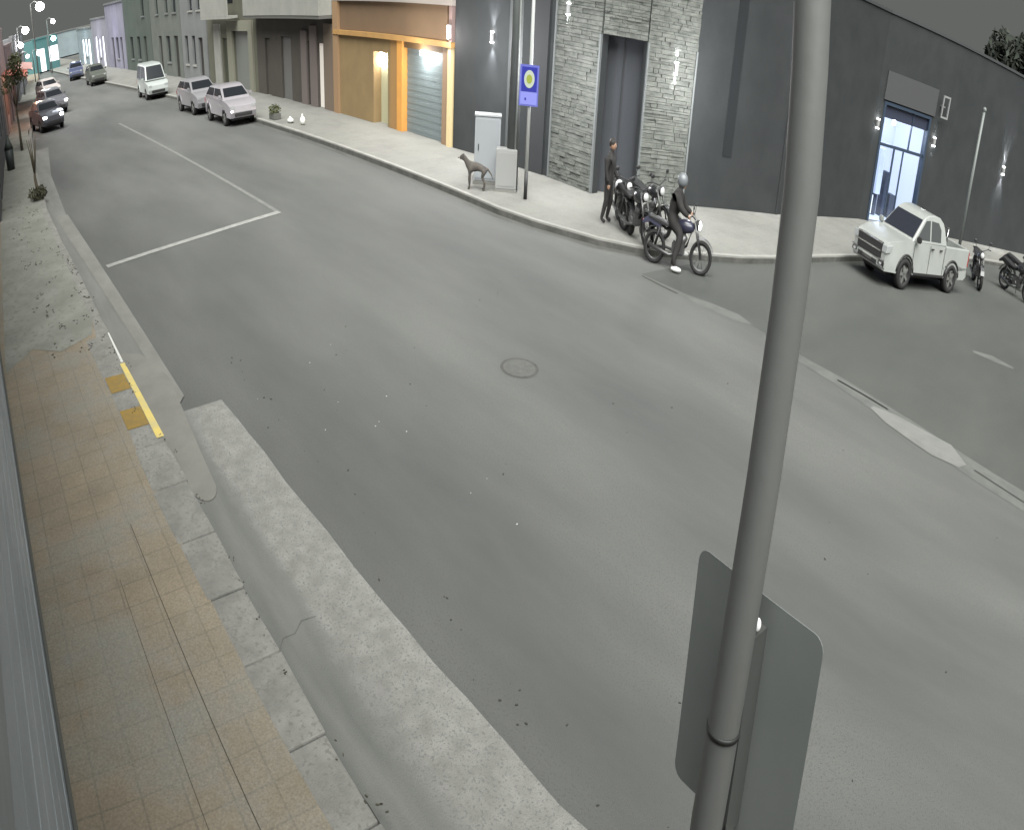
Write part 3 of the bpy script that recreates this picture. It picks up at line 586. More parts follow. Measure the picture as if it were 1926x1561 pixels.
def make_pickup(label, paint, S=1.0):
    v = empty('pickup_truck', label=label, cat='pickup truck')
    hw = lambda x, z: (.86 if z < .95 else .83) - (.10 if x > 2.1 else .04 if x > 1.9 else .02 if x < -2.2 else 0)
    low = [(2.26,.36),(2.30,.5),(2.31,.72),(2.27,.9),(2.14,1.0),(1.7,1.08),(1.08,1.13),(1.06,1.10),(-.78,1.10),(-.80,.62),(-2.2,.62),(-2.26,.44),(-2.1,.36)]
    bot = arches(-1.3,.42,.36)[::-1]+arches(1.32,.42,.36)[::-1]
    b = MB(); b.prof(low+bot, hw); b.build('body', paint, v, bevel=.07)
    b = MB(); b.box(-2.24,-.82,.72,.84,.625,1.12); b.box(-2.24,-.82,-.84,-.72,.625,1.12); b.box(-2.27,-2.19,-.715,.715,.625,1.12); b.build('cargo_bed', paint, v, bevel=.03)
    ch = lambda x, z: .80-.17*(z-1.1)/.65
    cab = [(1.09,1.09),(.44,1.645),(.22,1.72),(-.1,1.75),(-.42,1.72),(-.62,1.62),(-.76,1.42),(-.88,1.10)]
    b = MB(); b.prof(cab, ch); b.build('cab', paint, v, bevel=.06)
    # glass
    q = MB()
    for s in (-1, 1):
        y = lambda z: s*(ch(0, z)+.006)
        for poly in ([(.86,1.17),(.36,1.60),(.13,1.62),(.13,1.17)], [(.06,1.17),(.06,1.62),(-.34,1.60),(-.5,1.45),(-.5,1.17)]): q = MB(); q.face([(x, y(z), z) for x, z in poly]); q.build('side_window', mat('side_glass_sheen', (.06,.065,.065), rough=.08, coat=1), v)  # glass colour lightened to stand in for reflections
    q = MB(); n = Vector((.54,0,.63)).normalized()*.008
    for (x0, z0), (x1, z1) in (((1.0,1.166),(.50,1.594)),): q.face([(x0+n.x, -.72, z0+n.z),(x0+n.x, .72, z0+n.z),(x1+n.x, .62, z1+n.z),(x1+n.x, -.62, z1+n.z)])
    q.build('windscreen', mat('windscreen', (.02,.022,.03), rough=.12), v)
    q = MB(); q.face([(-.72,-.6,1.5),(-.72,.6,1.5),(-.90,.66,1.16),(-.90,-.66,1.16)]); q.build('rear_window', DKGL, v)
    # front end
    MB().box(2.22,2.34,-.58,.58,.58,.95,bev=.02).build('grille', MRUB, v)
    q = MB(); q.box(2.335,2.352,-.56,.56,.74,.775); q.build('grille_bar', CHR, v)
    q = MB(); q.box(2.335,2.352,-.58,.58,.925,.95); q.build('grille_trim', CHR, v)
    for s in (-1,1):
        q = MB(); q.prof([(2.02,.95),(2.31,.93),(2.335,.76),(2.12,.78)], lambda x, z: .11); 
        for vv in q.bm.verts: vv.co.y += s*.70
        q.build('headlight', mat('headlight_glass', (.3,.31,.31), rough=.15, coat=1), v, bevel=.015)
        q = MB(); q.box(2.30,2.368,s*.64-.13,s*.64+.13,.45,.56,bev=.02); q.build('fog_recess', MRUB, v)
        MB().box(2.34,2.385,s*.64-.06,s*.64+.06,.475,.53,bev=.015).build('fog_light', mat('fog_trim', (.45,.45,.45), rough=.3), v)
        MB().box(2.33,2.375,s*.64-.14,s*.64+.14,.575,.6).build('bumper_trim', CHR, v)
        MB().box(.84,.98,s*.95-.09,s*.95+.09,1.12,1.26,bev=.03).build('mirror', MRUB if s > 0 else paint, v)
        for x in (-.02,-.5): MB().box(x-.07,x+.07,s*.868-.012,s*.868+.012,.99,1.02).build('door_handle', MRUB, v)
        for x in (.98,.1,-.74): MB().box(x-.006,x+.006,s*.861-.003,s*.861+.003,.42,1.08).build('door_seam', MRUB, v)
        MB().box(-2.29,-2.2,s*.76-.07,s*.76+.07,.7,1.05).build('tail_light', mat('tail_red', (.25,.02,.02), rough=.3), v)
    MB().box(2.2,2.36,-.78,.78,.38,.60,bev=.05).build('front_bumper', paint, v)
    MB().box(2.362,2.375,-.22,.22,.46,.56).build('number_plate', mat('plate', (.4,.4,.38)), v)
    for s in (-1,1):
        for x in (-1.3,1.32):
            q = MB(); q.tube([(x+.44*math.cos(a),s*.865,.36+.44*math.sin(a)) for a in [R(8+164*i/12) for i in range(13)]], .028, 6); q.build('wheel_arch', MRUB, v)
        MB().box(-.85,.86,s*.845-.02,s*.845+.02,.36,.42).build('side_step', MRUB, v)
    MB().box(2.33,2.375,-.45,.45,.42,.52).build('lower_grille', MRUB, v)
    MB().tube([(-.95,-.68,1.1),(-1.02,-.62,1.5),(-1.02,.62,1.5),(-.95,.68,1.1)], .035, 8).build('roll_bar', CHR, v)
    MB().box(-2.2,-.84,-.7,.7,.64,.68).build('bed_liner', MRUB, v)
    MB().box(-1.9,1.9,-.55,.55,.22,.4).build('underbody', MRUB, v)
    for x in (-1.3,1.32):
        for s in (-1,1): disc_wheel(v, x, s*.76, .36, .36, .23, RIM)
    return v
PW = mat('white_car_paint', (.27,.28,.27), (.3,.31,.295), scale=3, rough=.28, coat=.6)
t = make_pickup('white double cab pickup truck parked on the side street facing the crossing', PW)
t.location = (7.95,-26.9,0); t.rotation_euler.z = math.atan2(.92,.40)
t.scale = (1.05,1.05,1.07)

def make_car(label, paint, kind='hatch', group='cars parked along the kerb', name='parked_car', lights=False):
    v = empty(name, label=label, cat='car', group=group)
    hw = lambda x, z: .82-(.08 if abs(x) > 1.85 else 0)
    zr = {'hatch':1.4,'sedan':1.38,'van':1.75}[kind]
    low = [(2.0,.3),(2.06,.5),(2.02,.72),(1.8,.84),(1.1,.93),(-1.9,.95),(-2.02,.8),(-2.05,.5),(-1.98,.3)]
    bot = arches(-1.25,.37,.3)[::-1]+arches(1.25,.37,.3)[::-1]
    MB().prof(low+bot, hw).build('body', paint, v, bevel=.11)
    g = {'hatch':[(1.2,.91),(.5,zr-.09),(.2,zr-.01),(-.4,zr),(-1.2,zr-.06),(-1.5,zr-.16),(-1.95,.92)],'sedan':[(1.1,.93),(.35,zr-.04),(-.3,zr),(-.8,zr-.03),(-1.55,.96)],'van':[(1.4,.93),(.85,zr-.08),(.5,zr),(-1.85,zr),(-1.98,.95)]}[kind]
    ch = lambda x, z: .78-.15*(z-.93)/(zr-.93)
    MB().prof(g, ch).build('cabin', paint, v, bevel=.09)
    q = MB(); z0, z1 = 1.0, zr-.12
    def xat(z, i, j): (xa, za), (xb, zb) = g[i], g[j]; return xa+(xb-xa)*(z-za)/(zb-za)
    for s in (-1,1):
        y = lambda z: s*(ch(0, z)+.006); xf0, xf1 = xat(z0,0,1)-.1, xat(z1,0,1)-.1; xr0, xr1 = xat(z0,-1,-2)+.15, xat(z1,-1,-2)+.15
        m = (xf1+xr1)/2
        q = MB(); q.face([(xf0,y(z0),z0),(xf1,y(z1),z1),(m+.04,y(z1),z1),(m+.04,y(z0),z0)]); q.build('side_window', DKGL, v)
        q = MB(); q.face([(m-.04,y(z0),z0),(m-.04,y(z1),z1),(xr1,y(z1),z1),(xr0,y(z0),z0)]); q.build('side_window', DKGL, v)
    for nm, i, j, sg in (('windscreen',0,1,1),('rear_window',-1,-2,-1)):
        q = MB(); a0, a1 = xat(z0,i,j), xat(z1,i,j); q.face([(a0+sg*.012,-.68,z0+.01),(a0+sg*.012,.68,z0+.01),(a1+sg*.012,.57,z1+.01),(a1+sg*.012,-.57,z1+.01)]); q.build(nm, DKGL, v)
    for s in (-1,1):
        MB().box(1.93,2.045,s*.6-.13,s*.6+.13,.62,.74,bev=.02).build('headlight', EMW if lights else mat('headlight_glass'  , (.35,.36,.36)), v)
        MB().box(-2.05,-1.93,s*.66-.1,s*.66+.1,.68,.86,bev=.02).build('tail_light', mat('tail_red', (.25,.02,.02)), v)
        MB().box(.85,.95,s*.9-.08,s*.9+.08,.98,1.1,bev=.02).build('mirror', paint, v)
    MB().box(-2.075,-2.045,-.25,.25,.5,.6).build('number_plate', mat('plate', (.4,.4,.38)), v)
    MB().box(1.95,2.07,-.5,.5,.36,.5,bev=.02).build('front_bumper', MRUB, v)
    MB().box(-1.7,1.7,-.55,.55,.2,.34).build('underbody', MRUB, v)
    for x in (-1.25,1.25):
        for s in (-1,1): disc_wheel(v, x, s*.72, .31, .31, .2, RIM)
    return v
LILAC = mat('lilac_white_paint', (.24,.225,.24), rough=.3, coat=.5)
c = make_car('pale lilac hatchback, nearest of the parked cars on the far kerb', LILAC); c.location = (39.3,-14.5,0); c.rotation_euler.z = R(180)
c = make_car('silver hatchback parked directly ahead of the nearest lilac hatchback', mat('silver_paint', (.19,.185,.195), rough=.35, coat=.5)); c.location = (44.9,-14.5,0); c.rotation_euler.z = R(181)
c = make_car('white boxy van parked on the far kerb ahead of the two hatchbacks', mat('van_white', (.33,.35,.34), rough=.35, coat=.4), 'van', name='parked_van'); c.location = (56.2,-14.55,0); c.rotation_euler.z = R(178); c['category'] = 'van'
c = make_car('dark olive car parked far up the far kerb', mat('olive_paint', (.07,.075,.065), rough=.4), 'hatch'); c.location = (77,-14.1,0); c.rotation_euler.z = R(179)
c = make_car('dark blue car farthest up the street near the lit shops', mat('navy_paint', (.05,.06,.11), rough=.35, coat=.5), 'sedan'); c.location = (90,-14.2,0); c.rotation_euler.z = R(170)
c = make_car('dark grey car with lit headlights coming down near the left kerb', mat('grey_paint', (.05,.05,.06), rough=.35, coat=.5), 'sedan', 'cars driving down the street', 'car', True); c.location = (53.2,-5.9,0); c.rotation_euler.z = R(188)
c = make_car('second car with lit headlights following behind the dark grey car', mat('grey_paint2', (.1,.1,.11), rough=.35, coat=.5), 'hatch', 'cars driving down the street', 'car', True); c.location = (61.5,-7.4,0); c.rotation_euler.z = R(190)
c = make_car('pale car parked at the left kerb under the rosy awnings', mat('pale_paint', (.4,.36,.35), rough=.35, coat=.5), 'hatch', 'cars parked along the kerb'); c.location = (74,-8.7,0); c.rotation_euler.z = R(188)

def make_motorcycle(label, paint, lit=False, group='motorcycles by the corner'):
    v = empty('motorcycle', label=label, cat='motorcycle', group=group)
    for nm, x, r in (('front_wheel', .66, .31), ('rear_wheel', -.62, .30)):
        t = MB().wheel((x,0,r), [(r*.78,-.05),(r*.93,-.062),(r,-.02),(r,.02),(r*.93,.062),(r*.78,.05)], 26).build(nm, BLK, v)
        b = MB(); b.wheel((x,0,r), [(r*.70,-.02),(r*.79,-.03),(r*.79,.03),(r*.70,.02)], 26); b.tube([(x,-.06,r),(x,.06,r)], .04, 10)
        for k in range(10): a = 2*PI*k/10; b.tube([(x,0,r),(x+r*.8*math.cos(a),0,r+r*.8*math.sin(a))], .005, 4)
        b.build('rim', BCH, t)
    b = MB()
    for s in (-1,1): b.tube([(.66,s*.085,.31),(.52,s*.085,.66),(.42,s*.08,.92)], [.022,.026,.022], 8)
    b.build('fork', BCH, v)
    q = MB()
    for i in range(7):
        a = R(20+i*20); a2 = R(40+i*20); q.face([(.66+.35*math.cos(a),-.07,.31+.35*math.sin(a)),(.66+.35*math.cos(a),.07,.31+.35*math.sin(a)),(.66+.35*math.cos(a2),.07,.31+.35*math.sin(a2)),(.66+.35*math.cos(a2),-.07,.31+.35*math.sin(a2))])
    q.build('front_fender', paint, v)
    b = MB(); b.tube([(.40,0,.86),(.05,0,.72),(-.35,0,.66),(-.78,0,.82)], .03, 8); b.tube([(.40,0,.84),(.25,0,.45),(0,0,.3),(-.3,0,.34),(-.62,0,.3)], .028, 8)
    for s in (-1,1): b.tube([(-.62,s*.1,.3),(-.5,s*.1,.68)], .022, 8)
    b.build('frame', BLKP, v)
    b = MB(); b.box(-.14,.2,-.13,.13,.26,.5,bev=.03); b.tube([(.08,0,.45),(.2,0,.62)], [.09,.08], 12); b.tube([(0,-.16,.35),(0,.16,.35)], .09, 12); b.build('engine', mat('engine_grey', (.12,.12,.12), rough=.4, metal=.6), v)
    b = MB(); b.ball((.18,0,.79), .2, 1.25, .68, .62, 18); b.build('fuel_tank', paint, v)
    b = MB(); b.prof([(.02,.78),(-.2,.76),(-.5,.82),(-.82,.86),(-.84,.81),(-.45,.72),(-.1,.7)], lambda x, z: .12); b.build('seat', BLKP, v, bevel=.02)
    b = MB(); b.prof([(-.45,.74),(-.85,.82),(-1.0,.72),(-.98,.66),(-.8,.72),(-.5,.64)], lambda x, z: .1); b.build('tail_fairing', paint, v, bevel=.015)
    q = MB()
    for i in range(5):
        a = R(50+i*22); a2 = R(72+i*22); q.face([(-.62+.37*math.cos(a),-.08,.30+.37*math.sin(a)),(-.62+.37*math.cos(a),.08,.30+.37*math.sin(a)),(-.62+.37*math.cos(a2),.08,.30+.37*math.sin(a2)),(-.62+.37*math.cos(a2),-.08,.30+.37*math.sin(a2))])
    q.build('rear_fender', mat('fender_grey', (.3,.3,.29), rough=.35), v)
    b = MB(); b.tube([(.28,.36,1.0),(.36,.22,1.02),(.42,0,.95),(.36,-.22,1.02),(.28,-.36,1.0)], .014, 8); b.build('handlebar', BLKP, v)
    for s in (-1,1): b = MB(); b.tube([(.36,s*.22,1.02),(.38,s*.29,1.16)], .007, 6); b.ball((.38,s*.3,1.18), .06, .3, 1, .7); b.build('mirror', BLKP, v)
    b = MB(); b.ball((.5,0,.86), .1, .75, 1, 1); b.build('headlight', BLKP, v); b = MB(); b.ball((.55,0,.86), .078, .5, 1, 1); b.build('headlight_lens', EMW if lit else mat('lens_clear', (.5,.5,.5), rough=.2), v)
    b = MB(); b.tube([(.1,-.14,.3),(-.2,-.16,.24),(-.75,-.17,.34)], [.025,.03,.045], 10); b.build('exhaust', BCH, v)
    b = MB(); b.tube([(-.1,.16,.28),(-.16,.26,.02)], .012, 6); b.build('side_stand', BCH, v)
    MB().box(-1.0,-.97,-.06,.06,.68,.73).build('tail_light', mat('tail_red', (.25,.02,.02)), v)
    return v
BKP = mat('black_gloss', (.02,.02,.022), rough=.25, coat=.5)
m0 = make_motorcycle('motorcycle with its headlight on, ridden by the person in dark clothes', mat('indigo_gloss', (.035,.035,.06), rough=.3, coat=.5), True)
m0.scale = (1.08,1.08,1.08); m0.location = (12.05,-17.35,0); m0.rotation_euler = (R(-3), 0, math.atan2(-.42,-.8))
mp = make_motorcycle('black motorcycle parked on the far pavement nearest the kerb, behind the rider', BKP)
mp.scale = (1.12,1.12,1.12); mp.location = (13.85,-17.62,.156); mp.rotation_euler = (R(6), 0, math.atan2(.35,-.95))
def recopy(src, label, loc, rz, tilt=6, z=0, group=None):
    c = copy_tree(src); c['label'] = label; c.location = (*loc, z); c.rotation_euler = (R(tilt), 0, rz)
    if group: c['group'] = group
    return c
recopy(mp, 'black motorcycle parked between the standing person and the bike nearest the kerb', (14.75,-18.15), math.atan2(.55,-.8), 6, .151)
recopy(mp, 'black motorcycle parked farthest back, against the corner entrance', (14.2,-18.75), math.atan2(.2,-.95), 6, .151)
recopy(mp, 'motorcycle standing close behind the white pickup', (6.25,-31.4), math.atan2(.8,-.35), 5)
recopy(mp, 'dark motorcycle at the right edge beyond the pickup, nearer the crossing', (4.75,-33.0), 2.65, 5)
recopy(mp, 'dark motorcycle at the right edge, farther from the crossing of that pair', (4.75,-34.6), 2.9, 5)

# ------------------------------------------------------------------ rider
def skin_obj(name, V, E, rad, m, parent=None, sub=2, root=0):
    me = bpy.data.meshes.new('tmp'); me.from_pydata(V, E, []); o = bpy.data.objects.new('tmp', me); COL.objects.link(o)
    md = o.modifiers.new('s', 'SKIN'); md.use_smooth_shade = True; s = o.modifiers.new('u', 'SUBSURF'); s.levels = sub
    for i, r in enumerate(rad):
        sv = me.skin_vertices[0].data[i]; sv.radius = (r, r) if not isinstance(r, tuple) else r; sv.use_root = (i == root)
    dg = bpy.context.evaluated_depsgraph_get(); dg.update()
    me2 = bpy.data.meshes.new_from_object(o.evaluated_get(dg)); bpy.data.objects.remove(o)
    me2.name = name; me2.materials.clear(); me2.materials.append(m); o2 = bpy.data.objects.new(name, me2); COL.objects.link(o2); o2.parent = parent
    for p in me2.polygons: p.use_smooth = True
    return o2
CLOTH = mat('dark_clothes', (.013,.012,.012), (.022,.02,.019), scale=8, rough=.9); JEAN = mat('dark_trousers', (.03,.031,.04), rough=.9); SKIN = mat('skin', (.32,.19,.13), rough=.6)
# bike-local coordinates: +X forward
ps_ = empty('person', (m0.location.x, m0.location.y, 0), label='person in dark clothes and a pale helmet riding the motorcycle by the corner', cat='person')
ps_.rotation_euler = m0.rotation_euler; ps_.scale = (1.06,1.06,1.06)
V = [(-.22,0,.86),(-.19,0,1.02),(-.13,0,1.22),(-.09,0,1.36),(-.07,0,1.44),(-.04,0,1.56),      # pelvis..head
     (-.09,.19,1.34),(.05,.30,1.12),(.27,.33,1.02),(-.09,-.19,1.34),(.05,-.30,1.12),(.27,-.33,1.02),
     (-.20,.12,.86),(.14,.20,.74),(-.02,.24,.36),(.10,.25,.30),(-.20,-.12,.86),(.10,-.25,.66),(-.02,-.36,.22),(.02,-.37,.10)]
E = [(0,1),(1,2),(2,3),(3,4),(4,5),(3,6),(6,7),(7,8),(3,9),(9,10),(10,11),(0,12),(12,13),(13,14),(14,15),(0,16),(16,17),(17,18),(18,19)]
rad = [.2,.19,.21,.16,.07,.085,.11,.08,.05,.11,.08,.05,.14,.11,.075,.05,.14,.11,.075,.05]
skin_obj('body', V, E, rad, CLOTH, ps_)
b = MB(); b.ball((-.03,0,1.60), .135, 1.08, .92, 1.05, 20); b.build('helmet', mat('pale_helmet', (.15,.16,.17), rough=.3), ps_)
b = MB(); b.ball((.055,0,1.585), .075, .7, 1.05, .75, 14); b.build('visor', DKGL, ps_)
b = MB(); b.ball((.012,0,1.50), .065, 1.1, .8, .7); b.build('chin', SKIN, ps_)
SHOE = mat('white_shoe', (.7,.7,.68), rough=.5)
for y, z, x in ((.25,.27,.16),(-.37,.055,.07)):
    b = MB(); b.ball((x,y,z), .15, 1, .36, .33, 14); b.build('shoe', SHOE, ps_)
for s in (1,-1):        # hands closed round the grips
    Vh = [(.24,s*.33,1.02)]; Eh = []; rh = [.038]
    for k in range(4):
        yy = s*(.30+.022*k); i0 = len(Vh); Vh += [(.285,yy,1.035),(.315,yy,1.005),(.295,yy,.975)]; rh += [.014,.012,.010]; Eh += [(0,i0),(i0,i0+1),(i0+1,i0+2)]
    i0 = len(Vh); Vh += [(.255,s*.29,.99),(.285,s*.275,.975)]; rh += [.015,.012]; Eh += [(0,i0),(i0,i0+1)]
    skin_obj('hand', Vh, Eh, rh, SKIN, ps_, 1)

# standing person beside the parked motorcycles
pb = empty('person', (15.2,-17.78,.15), rz=math.atan2(-.3,-.9), label='person in dark clothes standing left of the parked motorcycles, holding a white helmet', cat='person')
V = [(0,0,.92),(0,0,1.08),(.01,0,1.28),(.0,0,1.43),(.02,0,1.52),(.05,0,1.63),
     (0,.2,1.39),(.05,.26,1.12),(.22,.22,.95),(0,-.2,1.39),(-.02,-.26,1.13),(.08,-.25,.90),
     (0,.1,.88),(.05,.13,.5),(-.05,.14,.09),(.1,.15,.05),(0,-.1,.88),(.0,-.12,.5),(-.12,-.13,.09),(.02,-.14,.05)]
E = [(0,1),(1,2),(2,3),(3,4),(4,5),(3,6),(6,7),(7,8),(3,9),(9,10),(10,11),(0,12),(12,13),(13,14),(14,15),(0,16),(16,17),(17,18),(18,19)]
skin_obj('body', V, E, [.155,.15,.175,.13,.06,.085,.085,.065,.042,.085,.065,.042,.11,.08,.055,.04,.11,.08,.055,.04], CLOTH, pb)
b = MB(); b.ball((.05,0,1.66), .1, 1.05, .85, 1.2, 18); b.ball((.155,0,1.65), .016, 1, .8, 1.4); 
for s_ in (-1,1): b.ball((.05,s_*.088,1.65), .025, .6, .35, 1)
b.build('head', SKIN, pb)
b = MB(); b.ball((.03,0,1.70), .108, 1.05, .9, 1.0, 18); b.build('hair', mat('dark_hair', (.015,.012,.01), rough=.7), pb)
for s_ in (-1,1):
    b = MB(); b.ball((.142,s_*.035,1.67), .012, .6, 1, .7); b.build('eye', BLKP, pb)
for (hx,hy,hz) in ((.24,.22,.92),(.09,-.25,.86)):
    Vh = [(hx,hy,hz)]; Eh = []; rh = [.036]
    for k in range(4):
        i0 = len(Vh); xx = hx-.03+.022*k; L_ = (.05,.06,.056,.042)[k]; Vh += [(xx,hy,hz-L_*.8),(xx+.01,hy,hz-L_*1.4),(xx+.018,hy+.012,hz-L_*1.8)]; rh += [.012,.011,.009]; Eh += [(0,i0),(i0,i0+1),(i0+1,i0+2)]
    i0 = len(Vh); Vh += [(hx+.045,hy,hz-.015),(hx+.06,hy,hz-.045)]; rh += [.014,.011]; Eh += [(0,i0),(i0,i0+1)]
    skin_obj('hand', Vh, Eh, rh, SKIN, pb, 1)
hp_ = pb.matrix_basis @ Vector((.27,.24,.80))
hm = empty('helmet', tuple(hp_), label='white helmet hanging from the hand of the standing person', cat='helmet')
b = MB(); b.ball((0,0,0), .145, 1, .9, 1.05, 18); b.build('shell', mat('white_shell', (.45,.45,.46), rough=.3), hm); b = MB(); b.ball((-.06,.04,-.02), .12, .9, .9, .7, 14); b.build('visor', DKGL, hm)
# dog
dg_ = empty('dog', (19.75,-16.05,.15), rz=math.atan2(.62,.79), label='thin dark dog standing in front of the pale cabinets', cat='dog')
V = [(-.3,0,.52),(-.1,0,.53),(.15,0,.52),(.28,0,.55),(.38,0,.68),(.47,0,.72),(.6,0,.68),
     (.2,.09,.42),(.18,.09,.22),(.2,.09,.02),(.26,.09,.015),(.2,-.09,.42),(.26,-.09,.22),(.24,-.09,.02),(.30,-.09,.015),
     (-.3,.09,.42),(-.24,.09,.3),(-.36,.09,.18),(-.33,.09,.02),(-.27,.09,.015),(-.3,-.09,.42),(-.2,-.09,.3),(-.3,-.09,.18),(-.27,-.09,.02),(-.21,-.09,.015),
     (-.42,0,.5),(-.56,0,.38),(-.6,0,.28),(.44,.05,.79),(.44,-.05,.79)]
E = [(0,1),(1,2),(2,3),(3,4),(4,5),(5,6),(2,7),(7,8),(8,9),(9,10),(2,11),(11,12),(12,13),(13,14),(0,15),(15,16),(16,17),(17,18),(18,19),(0,20),(20,21),(21,22),(22,23),(23,24),(0,25),(25,26),(26,27),(5,28),(5,29)]
skin_obj('body', V, E, [.11,.105,.135,.11,.065,.07,.035,.06,.035,.024,.022,.06,.035,.024,.022,.075,.045,.028,.022,.022,.075,.045,.028,.022,.022,.03,.018,.01,.018,.018], mat('dog_fur', (.045,.04,.036), (.075,.065,.055), scale=6, rough=.9), dg_)
for s_ in (-1,1):
    b = MB(); b.ball((.53,s_*.04,.735), .012); b.build('eye', BLKP, dg_)
b = MB(); b.ball((.635,0,.685), .018); b.build('nose', BLKP, dg_)
# ------------------------------------------------------------------ street furniture
# near steel pole with sign seen from behind
np_ = empty('steel_pole', (1.035,-2.12,.15), label='tall grey steel pole standing close to the camera on the near pavement', cat='pole')
azs = [(0.0,-63.6),(1.5,-63.6),(2.7,-63.45),(3.2,-63.9),(3.7,-64.35),(4.1,-64.5),(4.35,-64.35),(4.6,-63.7),(4.9,-62.6),(5.4,-61.8),(7.5,-61.0)]
P = []
for z, a in azs: P.append((2.36*math.cos(R(a))-1.035, 2.36*math.sin(R(a))+2.12, z))
MB().tube(P, [.066,.066,.063,.0605,.059,.058,.058,.057,.056,.055,.05], 28).build('shaft', STEEL, np_)
b = MB(); b.tube([(0.0,0,0),(0.0,0,.03)], .14, 24); b.build('base_plate', STEEL, np_)
sgn = empty('traffic_sign', (1.05,-2.25,2.75), label='blank metal back of a rounded rectangular sign clamped to the near pole', cat='sign')
q = MB(); ww, hh, r_ = .295, .375, .045; pts = []
for cx, cz, a0 in ((ww-r_,hh-r_,0),(-ww+r_,hh-r_,90),(-ww+r_,-hh+r_,180),(ww-r_,-hh+r_,270)):
    for k in range(6): a = R(a0+18*k); pts.append((cx+r_*math.cos(a), cz+r_*math.sin(a)))
A = [q.v((x,-.0015,z)) for x, z in pts]; B = [q.v((x,.0015,z)) for x, z in pts]; q.bm.faces.new(A); q.bm.faces.new(B[::-1])
for i in range(len(A)): q.bm.faces.new((A[i],A[(i+1)%len(A)],B[(i+1)%len(A)],B[i]))
so = q.build('plate', SBACK, sgn)
sgn.location = (1.04,-2.262,3.125); sgn.rotation_euler = (0,0,R(-4.4))
for z, rr in ((.03,.0615),(-.3,.0625)):
    b = MB(); dv = Matrix.Rotation(R(4.4),3,'Z') @ Vector((2.36*math.cos(R(-63.75))-1.04, 2.36*math.sin(R(-63.75))+2.262, 0)); cx, cy = dv.x, dv.y
    M_ = Matrix.Translation((cx,cy,z)) @ Matrix.Rotation(R(90),4,'X')
    b.T = M_; b.wheel((0,0,0), [(rr,-.008),(rr+.004,-.008),(rr+.004,.008),(rr,.008)], 28); b.T = Matrix.Identity(4)
    b.build('clamp_band', mat('band_steel', (.05,.052,.05), rough=.5, metal=.5), sgn)
b = MB(); b.box(-.055,-.03,.004,.10,-.34,.3); b.build('bracket', mat('bracket_steel', (.12,.125,.118), rough=.4, metal=.4), sgn)
b = MB(); b.ball((-.05,.07,.33), .012, 1,1,1.5); b.build('bolt', mat('bright_bolt', (.8,.8,.8), emit=(1,1,1), estr=.1, rough=.2), sgn)

# blue sign on white pole
SP = empty('sign_post', (18.13,-16.92,.15), label='white post with a black painted foot on the far pavement', cat='post')
MB().tube([(0,0,0),(0,0,.62)], .062, 14).build('black_foot', BLKP, SP)
MB().tube([(0,0,.621),(0.02,0,3),(.1,0,8)], [.058,.056,.05], 14).build('shaft', mat('post_white', (.42,.43,.42), rough=.5), SP)
bs = empty('parking_sign', (18.10,-16.83,2.68), label='blue sign with a pale round emblem above a lilac panel on the white post', cat='sign')
ang = math.atan2(16.8, -18.1)+PI/2     # faces the camera
bs.rotation_euler.z = math.atan2(16.8,-18.1)-PI/2; bs.scale = (1,1,.82)
MB().box(-.31,.31,-.01,.01,-.55,.55).build('plate', mat('sign_edge', (.09,.1,.36), rough=.5), bs)
FB = mat('sign_blue', (.012,.016,.22), rough=.5); FL = mat('sign_lilac', (.17,.18,.5), rough=.5)
MB().box(-.25,.25,.011,.014,-.16,.49).build('blue_field', FB, bs)
MB().box(-.27,.27,.011,.014,-.51,-.18).build('lilac_panel', FL, bs)
q = MB(); q.T = Matrix.Translation((0,0,.17)) @ Matrix.Rotation(R(90),4,'X')
n=24; A=[q.v((.17*math.cos(2*PI*k/n),.24*math.sin(2*PI*k/n),-.018)) for k in range(n)]; q.bm.faces.new(A)
q.build('emblem_ring', mat('emblem_pale', (.33,.37,.3), rough=.5), bs)
q = MB(); q.T = Matrix.Translation((0,0,.17)) @ Matrix.Rotation(R(90),4,'X'); A=[q.v((.095*math.cos(2*PI*k/n),.12*math.sin(2*PI*k/n),-.022)) for k in range(n)]; q.bm.faces.new(A)
q.build('emblem_centre', mat('emblem_yellow', (.22,.25,.035), rough=.5), bs)
MB().box(.08,.13,.015,.018,-.4,-.33).build('panel_mark', FB, bs)
# utility column
uc = empty('utility_column', (19.1,-17.15,.15), label='dark grey green utility column standing between cabinet and white post', cat='column')
MB().tube([(0,0,0),(0.05,0,4),(.15,0,9)], [.21,.19,.16], 16).build('shaft', mat('column_green', (.06,.066,.064), (.075,.08,.078), scale=2, rough=.7), uc)
MB().tube([(-.2,.08,0),(-.16,.08,4),(-.05,.08,8.5)], .03, 8).build('conduit', mat('conduit_grey', (.2,.21,.2), rough=.6), uc)
